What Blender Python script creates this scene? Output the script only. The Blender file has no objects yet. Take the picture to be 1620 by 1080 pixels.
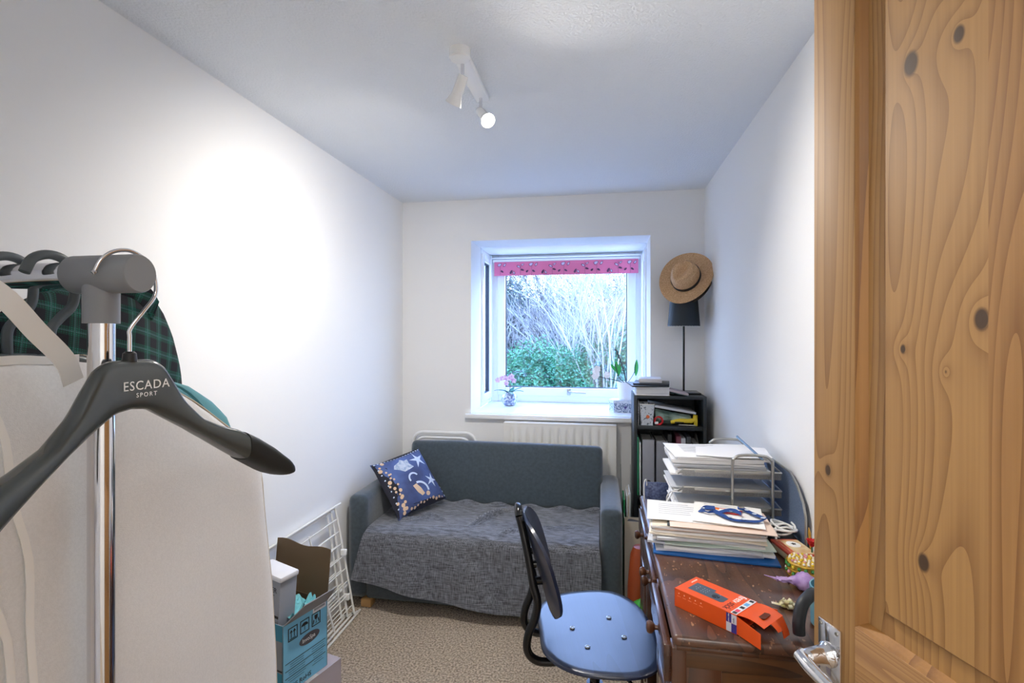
import bpy, bmesh, math, random
from mathutils import Vector, Matrix, noise
PI = math.pi
C = bpy.context.scene.collection
sc = bpy.context.scene
R = math.radians

# ------------------------------------------------------------------ camera, world, lights, exposure
YAW = R(9.943)
cd = bpy.data.cameras.new('camera'); cam = bpy.data.objects.new('camera', cd); C.objects.link(cam)
cam.location = (0, 0, 1.4); cam.rotation_euler = (PI/2, 0, YAW)
cd.sensor_width = 36; cd.lens = 18.0; cd.shift_y = -9/1620; cd.clip_start = .02; cd.clip_end = 300
sc.camera = cam
sc.view_settings.view_transform = 'Standard'; sc.view_settings.look = 'None'
sc.view_settings.gamma = 1; sc.view_settings.use_curve_mapping = False
sc.view_settings.exposure = 0.52
sc.cycles.max_bounces = 14; sc.cycles.diffuse_bounces = 8; sc.cycles.transparent_max_bounces = 24
sc.cycles.use_denoising = True; sc.cycles.sample_clamp_indirect = 8

w = bpy.data.worlds.new('world'); sc.world = w; w.use_nodes = True
nt = w.node_tree; bg = nt.nodes['Background']
tc = nt.nodes.new('ShaderNodeTexCoord'); sx = nt.nodes.new('ShaderNodeSeparateXYZ')
rp = nt.nodes.new('ShaderNodeValToRGB')
nt.links.new(tc.outputs['Generated'], sx.inputs[0]); nt.links.new(sx.outputs['Z'], rp.inputs[0])
rp.color_ramp.elements[0].color = (.47, .67, 1, 1); rp.color_ramp.elements[1].color = (.17, .34, 1, 1)
nt.links.new(rp.outputs[0], bg.inputs['Color']); bg.inputs['Strength'].default_value = 9.5

def light(name, kind, loc, energy, color, target=None, **k):
    l = bpy.data.lights.new(name, kind); l.energy = energy; l.color = color
    for a, b in k.items(): setattr(l, a, b)
    o = bpy.data.objects.new(name, l); C.objects.link(o); o.location = loc
    if target: o.rotation_euler = (Vector(target)-Vector(loc)).to_track_quat('-Z', 'Y').to_euler()
    return o
WARM = (1, .95, .885)
light('hall_lamp_light', 'AREA', (.0, -.75, 2.2), 19, (1, .96, .92), (0, -.5, 0), size=.9)
SPOT_E = 47

# ------------------------------------------------------------------ materials
def lin(c):
    f = lambda v: (v/255/12.92) if v/255 <= .04045 else ((v/255+.055)/1.055)**2.4
    return (f(c[0]), f(c[1]), f(c[2]), 1)
def mat(name, rgb, rough=.6, metal=0, rgb2=None, scale=20, stretch=(1, 1, 1), bump=None, spec=None, coat=0, emit=None, detail=4, lo=.35, hi=.65, sheen=0, bstretch=None):
    m = bpy.data.materials.new(name); m.use_nodes = True; n = m.node_tree; L = n.links; N = n.nodes
    b = N['Principled BSDF']; b.inputs['Base Color'].default_value = lin(rgb)
    b.inputs['Roughness'].default_value = rough; b.inputs['Metallic'].default_value = metal
    if spec is not None: b.inputs['IOR'].default_value = spec
    if coat: b.inputs['Coat Weight'].default_value = coat; b.inputs['Coat Roughness'].default_value = .12
    if sheen: b.inputs['Sheen Weight'].default_value = sheen
    if emit: b.inputs['Emission Color'].default_value = lin(emit[0]); b.inputs['Emission Strength'].default_value = emit[1]
    if rgb2 or bump:
        t = N.new('ShaderNodeTexCoord')
    if rgb2:
        mp = N.new('ShaderNodeMapping'); mp.inputs['Scale'].default_value = stretch; L.new(t.outputs['Object'], mp.inputs[0])
        q = N.new('ShaderNodeTexNoise'); q.inputs['Scale'].default_value = scale; q.inputs['Detail'].default_value = detail; L.new(mp.outputs[0], q.inputs[0])
        r = N.new('ShaderNodeValToRGB'); r.color_ramp.elements[0].position = lo; r.color_ramp.elements[1].position = hi
        r.color_ramp.elements[0].color = lin(rgb); r.color_ramp.elements[1].color = lin(rgb2)
        L.new(q.outputs['Fac'], r.inputs[0]); L.new(r.outputs[0], b.inputs['Base Color'])
    if bump:
        mp2 = N.new('ShaderNodeMapping'); mp2.inputs['Scale'].default_value = bstretch or stretch; L.new(t.outputs['Object'], mp2.inputs[0])
        q2 = N.new('ShaderNodeTexNoise'); q2.inputs['Scale'].default_value = bump[0]; q2.inputs['Detail'].default_value = 3; L.new(mp2.outputs[0], q2.inputs[0])
        bp = N.new('ShaderNodeBump'); bp.inputs['Strength'].default_value = bump[1]; bp.inputs['Distance'].default_value = bump[2]
        L.new(q2.outputs['Fac'], bp.inputs['Height']); L.new(bp.outputs[0], b.inputs['Normal'])
    return m
def math_node(N, L, op, a, b=None, clamp=False):
    n = N.new('ShaderNodeMath'); n.operation = op; n.use_clamp = clamp
    for i, v in enumerate((a, b)):
        if v is None: continue
        if isinstance(v, (int, float)): n.inputs[i].default_value = v
        else: L.new(v, n.inputs[i])
    return n.outputs[0]
def wood(name, light_c, dark_c, axis='Z', rings=9, grain=1.0, rough=.45, coat=.2, knots=(), offset=(0, 0, 0), wear=None, warp=1.0, ringpow=2.2, stretch=.12, contrast=.62):
    """growth rings stretched along AXIS, fine grain, dark knots at given object-space points"""
    m = bpy.data.materials.new(name); m.use_nodes = True; n = m.node_tree; L = n.links; N = n.nodes
    b = N['Principled BSDF']; b.inputs['Roughness'].default_value = rough
    b.inputs['Coat Weight'].default_value = coat; b.inputs['Coat Roughness'].default_value = .25
    t = N.new('ShaderNodeTexCoord')
    st = {'X': (stretch, 1, 1), 'Y': (1, stretch, 1), 'Z': (1, 1, stretch)}[axis]
    mp = N.new('ShaderNodeMapping'); mp.inputs['Scale'].default_value = st; mp.inputs['Location'].default_value = offset
    L.new(t.outputs['Object'], mp.inputs[0])
    q = N.new('ShaderNodeTexNoise'); q.inputs['Scale'].default_value = 5*warp; q.inputs['Detail'].default_value = 1.5; L.new(mp.outputs[0], q.inputs[0])
    ph = math_node(N, L, 'MULTIPLY', q.outputs['Fac'], rings)
    kmask = None
    for kx, ky, kz, kr in knots:
        vs = N.new('ShaderNodeVectorMath'); vs.operation = 'SUBTRACT'; L.new(t.outputs['Object'], vs.inputs[0]); vs.inputs[1].default_value = (kx, ky, kz)
        vm = N.new('ShaderNodeVectorMath'); vm.operation = 'MULTIPLY'; L.new(vs.outputs[0], vm.inputs[0]); vm.inputs[1].default_value = (1.25, .3, .8)
        ln = N.new('ShaderNodeVectorMath'); ln.operation = 'LENGTH'; L.new(vm.outputs[0], ln.inputs[0])
        d = ln.outputs['Value']
        e = math_node(N, L, 'DIVIDE', kr*1.6, math_node(N, L, 'ADD', d, kr*1.2))
        ph = math_node(N, L, 'ADD', ph, math_node(N, L, 'MULTIPLY', e, 3.2))
        k = math_node(N, L, 'SUBTRACT', 1.0, math_node(N, L, 'DIVIDE', d, kr), True)
        k = math_node(N, L, 'MULTIPLY', k, 3.0, True)
        kmask = k if kmask is None else math_node(N, L, 'MAXIMUM', kmask, k)
    fr = math_node(N, L, 'FRACT', ph)
    fr = math_node(N, L, 'POWER', fr, ringpow)
    st2 = {'X': (2, 160, 160), 'Y': (160, 2, 160), 'Z': (160, 160, 2)}[axis]
    mp2 = N.new('ShaderNodeMapping'); mp2.inputs['Scale'].default_value = st2; L.new(t.outputs['Object'], mp2.inputs[0])
    q2 = N.new('ShaderNodeTexNoise'); q2.inputs['Scale'].default_value = 1.4; q2.inputs['Detail'].default_value = 3; L.new(mp2.outputs[0], q2.inputs[0])
    f = math_node(N, L, 'ADD', math_node(N, L, 'MULTIPLY', fr, contrast), math_node(N, L, 'MULTIPLY', q2.outputs['Fac'], .45*grain), True)
    r = N.new('ShaderNodeValToRGB'); r.color_ramp.elements[0].color = lin(light_c); r.color_ramp.elements[1].color = lin(dark_c)
    r.color_ramp.elements[0].position = .1; r.color_ramp.elements[1].position = 1
    L.new(f, r.inputs[0]); col = r.outputs[0]
    def mixc(fac, c1, c2):
        mx = N.new('ShaderNodeMix'); mx.data_type = 'RGBA'
        L.new(fac, mx.inputs[0]); L.new(c1, mx.inputs[6]); mx.inputs[7].default_value = c2; return mx.outputs[2]
    if kmask is not None: col = mixc(kmask, col, lin((72, 50, 28)))
    if wear:
        q3 = N.new('ShaderNodeTexNoise'); q3.inputs['Scale'].default_value = wear[1]; q3.inputs['Detail'].default_value = 6
        mp3 = N.new('ShaderNodeMapping'); mp3.inputs['Scale'].default_value = (2.2, 1, 1); L.new(t.outputs['Object'], mp3.inputs[0]); L.new(mp3.outputs[0], q3.inputs[0])
        rr = N.new('ShaderNodeValToRGB'); rr.color_ramp.elements[0].position = wear[2]; rr.color_ramp.elements[1].position = wear[2]+.04
        L.new(q3.outputs['Fac'], rr.inputs[0]); col = mixc(rr.outputs[0], col, lin(wear[0]))
        rm = N.new('ShaderNodeMapRange'); L.new(q3.outputs['Fac'], rm.inputs[0]); rm.inputs[3].default_value = rough-.15; rm.inputs[4].default_value = rough+.25
        L.new(rm.outputs[0], b.inputs['Roughness'])
    L.new(col, b.inputs['Base Color'])
    bp = N.new('ShaderNodeBump'); bp.inputs['Strength'].default_value = .25; bp.inputs['Distance'].default_value = .0008
    L.new(f, bp.inputs['Height']); L.new(bp.outputs[0], b.inputs['Normal'])
    return m
def glass_mat(name, tint=(1, 1, 1), gloss=.07, rough=0):
    m = bpy.data.materials.new(name); m.use_nodes = True; n = m.node_tree; n.nodes.clear()
    o = n.nodes.new('ShaderNodeOutputMaterial'); tr = n.nodes.new('ShaderNodeBsdfTransparent'); g = n.nodes.new('ShaderNodeBsdfGlossy'); mx = n.nodes.new('ShaderNodeMixShader')
    tr.inputs[0].default_value = (*tint, 1); g.inputs['Roughness'].default_value = rough; mx.inputs[0].default_value = gloss
    n.links.new(tr.outputs[0], mx.inputs[1]); n.links.new(g.outputs[0], mx.inputs[2]); n.links.new(mx.outputs[0], o.inputs[0]); return m

W = (240, 240, 240)
WALL = mat('wall_paint', (238, 238, 237), .85, bump=(90, .12, .002))
CEIL = mat('ceiling_stipple', (232, 236, 240), .9, bump=(120, .6, .006))
CARPET = mat('carpet', (128, 108, 86), .95, rgb2=(216, 198, 174), scale=115, detail=6, lo=.38, hi=.61, bump=(170, 1, .012), sheen=.3)
UPVC = mat('upvc', (240, 243, 246), .25)
GLOSSW = mat('gloss_white', (242, 243, 243), .25)
RADW = mat('radiator_enamel', (240, 239, 234), .35)
DARKSEAL = mat('rubber_seal', (40, 46, 56), .5)
CHROME = mat('chrome', (225, 225, 228), .08, 1)
STEEL = mat('satin_steel', (176, 176, 172), .32, 1)
GREYP = mat('grey_plastic', (128, 130, 134), .42)
DKGREYP = mat('dark_grey_plastic', (78, 86, 90), .38)
HANGER = mat('hanger_plastic', (62, 68, 68), .27, coat=.4)
PAD = mat('shoulder_pad', (20, 24, 24), .5)
BLACK = mat('black_plastic', (22, 23, 25), .4)
WHITE = mat('white_print', (242, 242, 240), .6)
INK = mat('ink', (42, 42, 48), .7)
SOFA = mat('sofa_cotton', (54, 66, 74), .8, rgb2=(63, 76, 85), scale=60, bump=(700, .25, .001), sheen=.5)
OAKP = mat('pale_wood', (196, 154, 100), .5)
BIRCH = mat('birch_hanger', (205, 178, 140), .5)
BLUEBLK = wood('black_stained_ply', (20, 30, 52), (34, 46, 74), 'Y', rings=5, rough=.34, coat=.5)
TUBE = mat('black_enamel', (14, 15, 17), .22)
BOOKBLK = mat('black_brown_laminate', (34, 42, 46), .45)
PAPER = mat('paper', (238, 238, 238), .8)
PAPER2 = mat('cream_paper', (236, 226, 208), .8)
PAPER3 = mat('grey_paper', (205, 208, 214), .8)
PINK = mat('pink_envelope', (232, 208, 192), .8)
BRASS = mat('brass', (196, 160, 84), .3, 1)
LEAF = mat('orchid_leaf', (54, 120, 96), .4)
GREEN = mat('bright_leaf', (58, 176, 84), .45)
FLOWER = mat('orchid_petal', (236, 208, 232), .6, rgb2=(196, 120, 186), scale=60, lo=.45, hi=.7)

# ------------------------------------------------------------------ mesh builder
def smooth_path(pts, n=6, closed=False):
    P = [Vector(p) for p in pts]; out = []; m = len(P)
    for i in range(m if closed else m-1):
        p0 = P[(i-1) % m] if closed or i > 0 else P[0]*2-P[1]
        p1, p2 = P[i], P[(i+1) % m]
        p3 = P[(i+2) % m] if closed or i+2 < m else P[-1]*2-P[-2]
        for k in range(n):
            t = k/n
            out.append(.5*((2*p1)+(p2-p0)*t+(2*p0-5*p1+4*p2-p3)*t*t+(3*p1-p0-3*p2+p3)*t**3))
    if not closed: out.append(P[-1].copy())
    return out
class MB:
    def __init__(s): s.v = []; s.f = []
    def add(s, vs, fs, M=None):
        k = len(s.v); s.v += [tuple(M @ Vector(v)) if M else tuple(v) for v in vs]; s.f += [tuple(i+k for i in f) for f in fs]; return s
    def box(s, c, d, bev=0, seg=2, rot=None, M=None):
        bm = bmesh.new(); bmesh.ops.create_cube(bm, size=1)
        for v in bm.verts: v.co = Vector((v.co.x*d[0], v.co.y*d[1], v.co.z*d[2]))
        if bev: bmesh.ops.bevel(bm, geom=bm.edges[:], offset=min(bev, min(d)*.49), segments=seg, affect='EDGES', profile=.5)
        T = Matrix.Translation(c)
        if rot: T = T @ (Matrix.Rotation(rot[2], 4, 'Z') @ Matrix.Rotation(rot[1], 4, 'Y') @ Matrix.Rotation(rot[0], 4, 'X'))
        if M: T = M @ T
        bm.verts.index_update()
        s.add([v.co for v in bm.verts], [[v.index for v in f.verts] for f in bm.faces], T); bm.free(); return s
    def tube(s, pts, r, n=10, sm=0, closed=False, cap=True):
        P = smooth_path(pts, sm, closed) if sm else [Vector(p) for p in pts]
        m = len(P); vs = []; up = None
        for i in range(m):
            a = P[(i-1) % m] if closed or i > 0 else P[i]; b = P[(i+1) % m] if closed or i < m-1 else P[i]
            t = (b-a).normalized()
            if up is None: up = t.orthogonal().normalized()
            up = (up-t*up.dot(t)).normalized(); sd = t.cross(up)
            rr = r
            if isinstance(r, (list, tuple)):
                q = i/(m-1)*(len(r)-1); k0 = min(int(q), len(r)-2); rr = r[k0]+(r[k0+1]-r[k0])*(q-k0)
            for k in range(n):
                an = 2*PI*k/n; vs.append(P[i]+up*math.cos(an)*rr+sd*math.sin(an)*rr)
        fs = []
        for i in range(m if closed else m-1):
            for k in range(n):
                j = (i+1) % m; fs.append((i*n+k, i*n+(k+1) % n, j*n+(k+1) % n, j*n+k))
        if cap and not closed: fs += [tuple(range(n))[::-1], tuple((m-1)*n+k for k in range(n))]
        return s.add(vs, fs)
    def lathe(s, prof, n=24, M=None, cap=True):
        vs = []; fs = []; m = len(prof)
        for r, z in prof:
            for k in range(n): vs.append((r*math.cos(2*PI*k/n), r*math.sin(2*PI*k/n), z))
        for i in range(m-1):
            for k in range(n): fs.append((i*n+k, i*n+(k+1) % n, (i+1)*n+(k+1) % n, (i+1)*n+k))
        if cap:
            if prof[0][0] > 1e-6: fs.append(tuple(range(n))[::-1])
            if prof[-1][0] > 1e-6: fs.append(tuple((m-1)*n+k for k in range(n)))
        return s.add(vs, fs, M)
    def prism(s, poly, d, M=None):
        """polygon in local xy, extruded along +z by d"""
        n = len(poly); vs = [(x, y, 0) for x, y in poly]+[(x, y, d) for x, y in poly]
        return s.add(vs, [tuple(range(n))[::-1], tuple(range(n, 2*n))]+[(i, (i+1) % n, n+(i+1) % n, n+i) for i in range(n)], M)
    def sheet(s, nu, nv, fn, th=0.0):
        """grid surface fn(u,v), given thickness th along the normal"""
        g = [[Vector(fn(i/nu, j/nv)) for j in range(nv+1)] for i in range(nu+1)]
        idx = lambda i, j: i*(nv+1)+j
        vs = [g[i][j] for i in range(nu+1) for j in range(nv+1)]
        fs = [(idx(i, j), idx(i+1, j), idx(i+1, j+1), idx(i, j+1)) for i in range(nu) for j in range(nv)]
        if th:
            k = len(vs); nn = []
            for i in range(nu+1):
                for j in range(nv+1):
                    a = g[min(i+1, nu)][j]-g[max(i-1, 0)][j]; b = g[i][min(j+1, nv)]-g[i][max(j-1, 0)]
                    c = a.cross(b); nn.append(c.normalized() if c.length > 1e-12 else Vector((0, 0, 1)))
            vs = vs+[v-q*th for v, q in zip(vs, nn)]
            fs = fs+[tuple(k+q for q in f[::-1]) for f in fs]
            ring = [idx(i, 0) for i in range(nu+1)]+[idx(nu, j) for j in range(1, nv+1)]+[idx(i, nv) for i in range(nu-1, -1, -1)]+[idx(0, j) for j in range(nv-1, 0, -1)]
            for a, b in zip(ring, ring[1:]+ring[:1]): fs.append((a, k+a, k+b, b))
        return s.add(vs, fs)
    def ribbon(s, pts, wdir, width, th=.0015, sm=6):
        P = smooth_path(pts, sm) if sm else [Vector(p) for p in pts]
        def wd(i):
            if isinstance(wdir, list):
                t = i/(len(P)-1)*(len(wdir)-1); k = min(int(t), len(wdir)-2); return Vector(wdir[k]).lerp(Vector(wdir[k+1]), t-k).normalized()
            return Vector(wdir)
        m = len(P)-1
        return s.sheet(m, 2, lambda u, v: P[round(u*m)]+wd(round(u*m))*width*(v-.5), th)
    def build(s, name, m, parent=None, ang=38, flat=False):
        me = bpy.data.meshes.new(name); me.from_pydata(s.v, [], s.f); me.validate()
        bm = bmesh.new(); bm.from_mesh(me); bmesh.ops.recalc_face_normals(bm, faces=bm.faces[:]); bm.to_mesh(me); bm.free()
        if not flat:
            me.polygons.foreach_set('use_smooth', [True]*len(me.polygons)); me.set_sharp_from_angle(angle=R(ang))
        me.materials.append(m); o = bpy.data.objects.new(name, me); C.objects.link(o)
        if parent: o.parent = parent
        return o
def tag(o, label, cat, group=None):
    o['label'] = label; o['category'] = cat
    if group: o['group'] = group
    return o
def thing(name, label, cat, loc=(0, 0, 0), rz=0, group=None, rot=None):
    o = bpy.data.objects.new(name, None); C.objects.link(o); o.location = loc; o.rotation_euler = rot or (0, 0, rz); o.empty_display_size = .05
    return tag(o, label, cat, group)
def struct(o, label=None):
    o['kind'] = 'structure'
    if label: o['label'] = label
    return o
def sbox(name, m, *boxes, parent=None, bev=0):
    mb = MB()
    for x0, x1, y0, y1, z0, z1 in boxes: mb.box(((x0+x1)/2, (y0+y1)/2, (z0+z1)/2), (abs(x1-x0), abs(y1-y0), abs(z1-z0)), bev)
    o = mb.build(name, m, parent)
    return o if parent else struct(o)
def text(name, body, size, m, parent, M, depth=.0003, align='LEFT', sp=1.0, bold=0, xs=1.0):
    cu = bpy.data.curves.new(name, 'FONT'); cu.body = body; cu.size = size; cu.extrude = depth/2; cu.align_x = align; cu.space_character = sp; cu.offset = bold; cu.resolution_u = 3
    t = bpy.data.objects.new(name, cu); me = bpy.data.meshes.new_from_object(t); bpy.data.objects.remove(t)
    me.transform(M @ Matrix.Scale(xs, 4, (1, 0, 0))); me.materials.clear(); me.materials.append(m); me.name = name
    o = bpy.data.objects.new(name, me); C.objects.link(o); o.parent = parent; return o
def frame(ex, ey, o):
    """matrix taking local x,y to directions ex,ey at point o"""
    ex = Vector(ex).normalized(); ey = Vector(ey).normalized(); ez = ex.cross(ey)
    return Matrix(((ex.x, ey.x, ez.x, o[0]), (ex.y, ey.y, ez.y, o[1]), (ex.z, ey.z, ez.z, o[2]), (0, 0, 0, 1)))
rnd = random.Random(5)

# ------------------------------------------------------------------ room shell
XL, XR, YB, HC, YN = -1.33, .62, 3.29, 2.3, .10
OX0, OX1, OZ0, OZ1, YW, YO = -.852, .299, .889, 2.027, 3.55, 3.99
sbox('floor', CARPET, (XL-.1, XR+.1, -1.4, YW, -.1, 0))
sbox('ceiling', CEIL, (XL-.1, XR+.1, YN-.12, YW, HC, HC+.1))
sbox('wall_left', WALL, (XL-.1, XL, YN-.12, YW, 0, HC))
sbox('wall_right', WALL, (XR, XR+.1, YN-.12, YW, 0, HC))
sbox('wall_back', WALL, (XL, OX0, YB, YW, 0, HC), (OX1, XR, YB, YW, 0, HC), (OX0, OX1, YB, YW, 0, OZ0-.03), (OX0, OX1, YB, YW, OZ1, HC))
sbox('wall_front', WALL, (XL, -.25, YN-.12, YN, 0, HC), (.58, XR, YN-.12, YN, 0, HC), (-.25, .58, YN-.12, YN, 2.02, HC))
sbox('trim_1', GLOSSW, (-.33, -.25, YN-.14, YN+.018, 0, 2.02), (-.33, .62, YN, YN+.018, 2.02, 2.09))
sbox('wall_hall', WALL, (-1.5, 1.2, -1.5, -1.4, 0, HC), (-1.6, -1.5, -1.5, YN-.12, 0, HC), (1.2, 1.3, -1.5, YN-.12, 0, HC), (XR+.1, 1.3, YN-.14, YN-.04, 0, HC), (-1.6, XL-.1, YN-.14, YN-.04, 0, HC))
sbox('ceiling_hall', CEIL, (-1.6, 1.3, -1.5, YN-.12, HC, HC+.1))
sbox('floor_hall', CARPET, (-1.6, XL-.1, -1.4, YN-.12, -.1, 0), (XR+.1, 1.3, -1.4, YN-.12, -.1, 0))
sbox('baseboard_left', GLOSSW, (XL, XL+.014, YN, YB, 0, .09), bev=.003)
sbox('baseboard_right', GLOSSW, (XR-.014, XR, YN, YB, 0, .09), bev=.003)
sbox('baseboard_back', GLOSSW, (XL+.014, XR-.014, YB-.014, YB, 0, .09), bev=.003)
# bay box
sbox('trim_bay_roof', UPVC, (OX0-.06, OX1+.06, YW, YO+.04, OZ1, OZ1+.1))
sill = struct(MB().box(((OX0+OX1)/2, (YB+YO)/2+.03, OZ0-.015), (OX1-OX0, YO-YB+.0, .03), .003).box(((-.885+.335)/2, YB-.02, OZ0-.015), (1.22, .045, .03), .006).build('trim_windowsill', GLOSSW))
sbox('trim_bay_base', UPVC, (OX0-.06, OX1+.06, YW+.001, YO+.04, OZ0-.16, OZ0-.031))

def rect_frame(mb, x0, x1, z0, z1, wdt, y0, y1, M=None, bev=.004):
    for bx in ((x0, x0+wdt, z0, z1), (x1-wdt, x1, z0, z1), (x0+wdt, x1-wdt, z0, z0+wdt), (x0+wdt, x1-wdt, z1-wdt, z1)):
        mb.box(((bx[0]+bx[1])/2, (y0+y1)/2, (bx[2]+bx[3])/2), (bx[1]-bx[0], y1-y0, bx[3]-bx[2]), bev, M=M)
    return mb
GLASS = glass_mat('window_glass')
def win(name, length, M, panes_in=.0, handle=False, sash=.062, fr=.055):
    root = bpy.data.objects.new(name, None); C.objects.link(root); root['kind'] = 'structure'; root.matrix_world = M
    rect_frame(MB(), 0, length, OZ0, OZ1, fr, 0, .06).build('window_frame', UPVC, root)
    s = rect_frame(MB(), fr-.005, length-fr+.005, OZ0+fr-.005, OZ1-fr+.005, sash, -.014, .04, bev=.006).build('sash', UPVC, root)
    a = fr+sash-.006
    rect_frame(MB(), a, length-a, OZ0+a, OZ1-a, .006, .002, .03, bev=0).build('glazing_seal', DARKSEAL, s)
    MB().box((length/2, .016, (OZ0+OZ1)/2), (length-2*a-.004, .004, OZ1-OZ0-2*a-.004)).build('glass_pane', GLASS, s)
    if handle:
        h = MB().box((length/2+.03, -.022, OZ0+.085), (.028, .014, .05), .005)
        h.tube([(length/2+.03, -.028, OZ0+.088), (length/2+.05, -.05, OZ0+.088), (length/2+.16, -.052, OZ0+.082)], .007, 8, 4)
        h.build('window_handle', STEEL, s)
    return root
win('window_1', OX1-OX0, Matrix.Translation((OX0, YO-.06, 0)), handle=True)
win('window_2', YO-.06-YW, Matrix.Translation((OX0, YW, 0)) @ Matrix.Rotation(PI/2, 4, 'Z') , fr=.04, sash=.05)
win('window_3', YO-.06-YW, Matrix.Translation((OX1, YO-.06, 0)) @ Matrix.Rotation(-PI/2, 4, 'Z'), fr=.04, sash=.05)

# ------------------------------------------------------------------ door (latch edge far, hinge edge near)
DA = R(-72.3)
knots = [(.160, 0, 1.733, .015), (.2203, 0, 1.735, .010), (.149, 0, 1.375, .006), (.205, 0, 1.35, .003), (.245, 0, 1.41, .012), (.177, 0, 1.115, .011), (.03, 0, 1.19, .008), (.40, 0, 1.5, .012), (.45, 0, .6, .014), (.2, 0, .5, .012)]
PINE_S = wood('pine_stile', (168, 128, 78), (116, 78, 40), 'Z', contrast=.5, rings=50, knots=knots, offset=(.3, 0, .2), rough=.62, coat=.0, warp=.9, ringpow=2.6, stretch=.055)
PINE_P = wood('pine_panel', (176, 134, 80), (120, 80, 40), 'Z', contrast=.5, rings=56, knots=knots, offset=(1.7, 0, .8), rough=.5, coat=.1, warp=.8, ringpow=2.6, stretch=.055)
PINE_P2 = wood('pine_panel_board', (168, 124, 72), (112, 72, 34), 'Z', contrast=.5, rings=64, offset=(4.2, 0, 2.8), rough=.5, coat=.1, warp=1.0, ringpow=2, stretch=.09)
PINE_R = wood('pine_rail', (176, 134, 84), (126, 82, 44), 'X', contrast=.5, rings=70, offset=(0, 0, 3), rough=.5, coat=.1, warp=1.2, ringpow=2, stretch=.08)
PINE_M = wood('pine_moulding', (158, 112, 56), (108, 68, 30), 'Z', rings=30, offset=(9, 0, 1), rough=.5, coat=.1, stretch=.07)
door = bpy.data.objects.new('door_1', None); C.objects.link(door); door['kind'] = 'structure'; door['label'] = 'stripped pine panelled door standing open'
door.location = (.326, .869, .008); door.rotation_euler = (0, 0, DA)
DW, DH, DT = .762, 1.985, .044
st = .08
for x0, x1 in ((0, st), (DW-st, DW)): MB().box(((x0+x1)/2, DT/2, DH/2), (x1-x0, DT, DH), .002).build('stile', PINE_S, door)
for z0, z1 in ((0, .2), (.76, .983), (DH-.1, DH)): MB().box((DW/2, DT/2, (z0+z1)/2), (DW-2*st, DT, z1-z0), .001).build('rail', PINE_R, door)
for z0, z1 in ((.2, .76), (.983, DH-.1)):
    MB().box((DW/2-.06, DT/2, (z0+z1)/2), (.001, .001, z1-z0))
    # bevelled moulding around the opening (both faces), and the raised-and-fielded panel of two boards
    for face in (0, 1):
        yy = (lambda d: d) if face == 0 else (lambda d: DT-d)
        o0 = [(st, z0), (DW-st, z0), (DW-st, z1), (st, z1)]; ins = .010
        o1 = [(st+ins, z0+ins), (DW-st-ins, z0+ins), (DW-st-ins, z1-ins), (st+ins, z1-ins)]
        mm = MB()
        rings_ = [[(x, yy(.001), z) for x, z in o0], [(x+(.004 if x < .4 else -.004), yy(.004), z+(.004 if z < (z0+z1)/2 else -.004)) for x, z in o0], [(x, yy(.016), z) for x, z in o1], [(x, yy(.02), z) for x, z in o0]]
        vs = [p for r_ in rings_ for p in r_]; fs = []
        for a in range(3):
            for k in range(4): fs.append((a*4+k, a*4+(k+1) % 4, a*4+4+(k+1) % 4, a*4+4+k))
        for k in range(4): fs.append((k, (k+1) % 4, 12+(k+1) % 4, 12+k))
        mm.add(vs, fs); mm.build('panel_moulding', PINE_M, door, ang=20)
    bd = .252
    for (a, b, mt) in ((st-.004, bd, PINE_P), (bd, DW-st+.004, PINE_P2)):
        mm = MB(); mm.box(((a+b)/2, DT/2, (z0+z1)/2), (b-a, .016, z1-z0+.008))
        m0, m1 = .038, .005
        for face in (0, 1):
            y0_, y1_ = (DT/2-.008, DT/2-.0145) if face == 0 else (DT/2+.008, DT/2+.0145)
            fa = st+m0 if a < bd-.01 else a; fb = DW-st-m0 if b > bd+.01 else b
            fa2 = fa+m1 if a < bd-.01 else fa; fb2 = fb-m1 if b > bd+.01 else fb
            q0 = [(fa, y0_, z0+m0+.0), (fb, y0_, z0+m0), (fb, y0_, z1-m0), (fa, y0_, z1-m0)]
            q1 = [(fa2, y1_, z0+m0+m1), (fb2, y1_, z0+m0+m1), (fb2, y1_, z1-m0-m1), (fa2, y1_, z1-m0-m1)]
            mm.add(q0+q1, [(0, 1, 5, 4), (1, 2, 6, 5), (2, 3, 7, 6), (3, 0, 4, 7), (4, 5, 6, 7)])
        mm.build('panel_board', mt, door, ang=12)
for sgn, y0_ in ((-1, 0), (1, DT)):
    pl = MB().box((.037, y0_+sgn*.0025, .885), (.044, .005, .158), .002).build('door_handle', CHROME, door)
    sc_ = MB()
    for xx in (.021, .053):
        for zz in (.957, .813): sc_.lathe([(.0032, 0), (.0028, .0012), (0, .0014)], 10, Matrix.Translation((xx, y0_+sgn*.005, zz)) @ Matrix.Rotation(PI/2*(1 if sgn < 0 else -1), 4, 'X'))
    sc_.build('screw', STEEL, pl)
    lv = MB().lathe([(.0175, 0), (.0175, .004), (.0135, .009), (.0125, .02), (.0105, .034), (.0075, .04)], 20, Matrix.Translation((.037, y0_+sgn*.005, .918)) @ Matrix.Rotation(PI/2*(1 if sgn < 0 else -1), 4, 'X'))
    yv = y0_+sgn*.05
    lv.tube([(.036, y0_+sgn*.036, .918), (.031, y0_+sgn*.043, .918), (.036, yv, .919), (.06, yv+sgn*.002, .916), (.09, yv, .911), (.12, yv-sgn*.002, .912), (.142, yv-sgn*.002, .918)], [.0075, .0085, .0095, .010, .0092, .0085, .0075]+[], 14)
    lv.build('lever', CHROME, pl)
for z in (.25, 1.0, 1.75): MB().tube([(DW+.004, -.004, z-.045), (DW+.004, -.004, z+.045)], .006, 10).build('hinge', STEEL, door)

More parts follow.
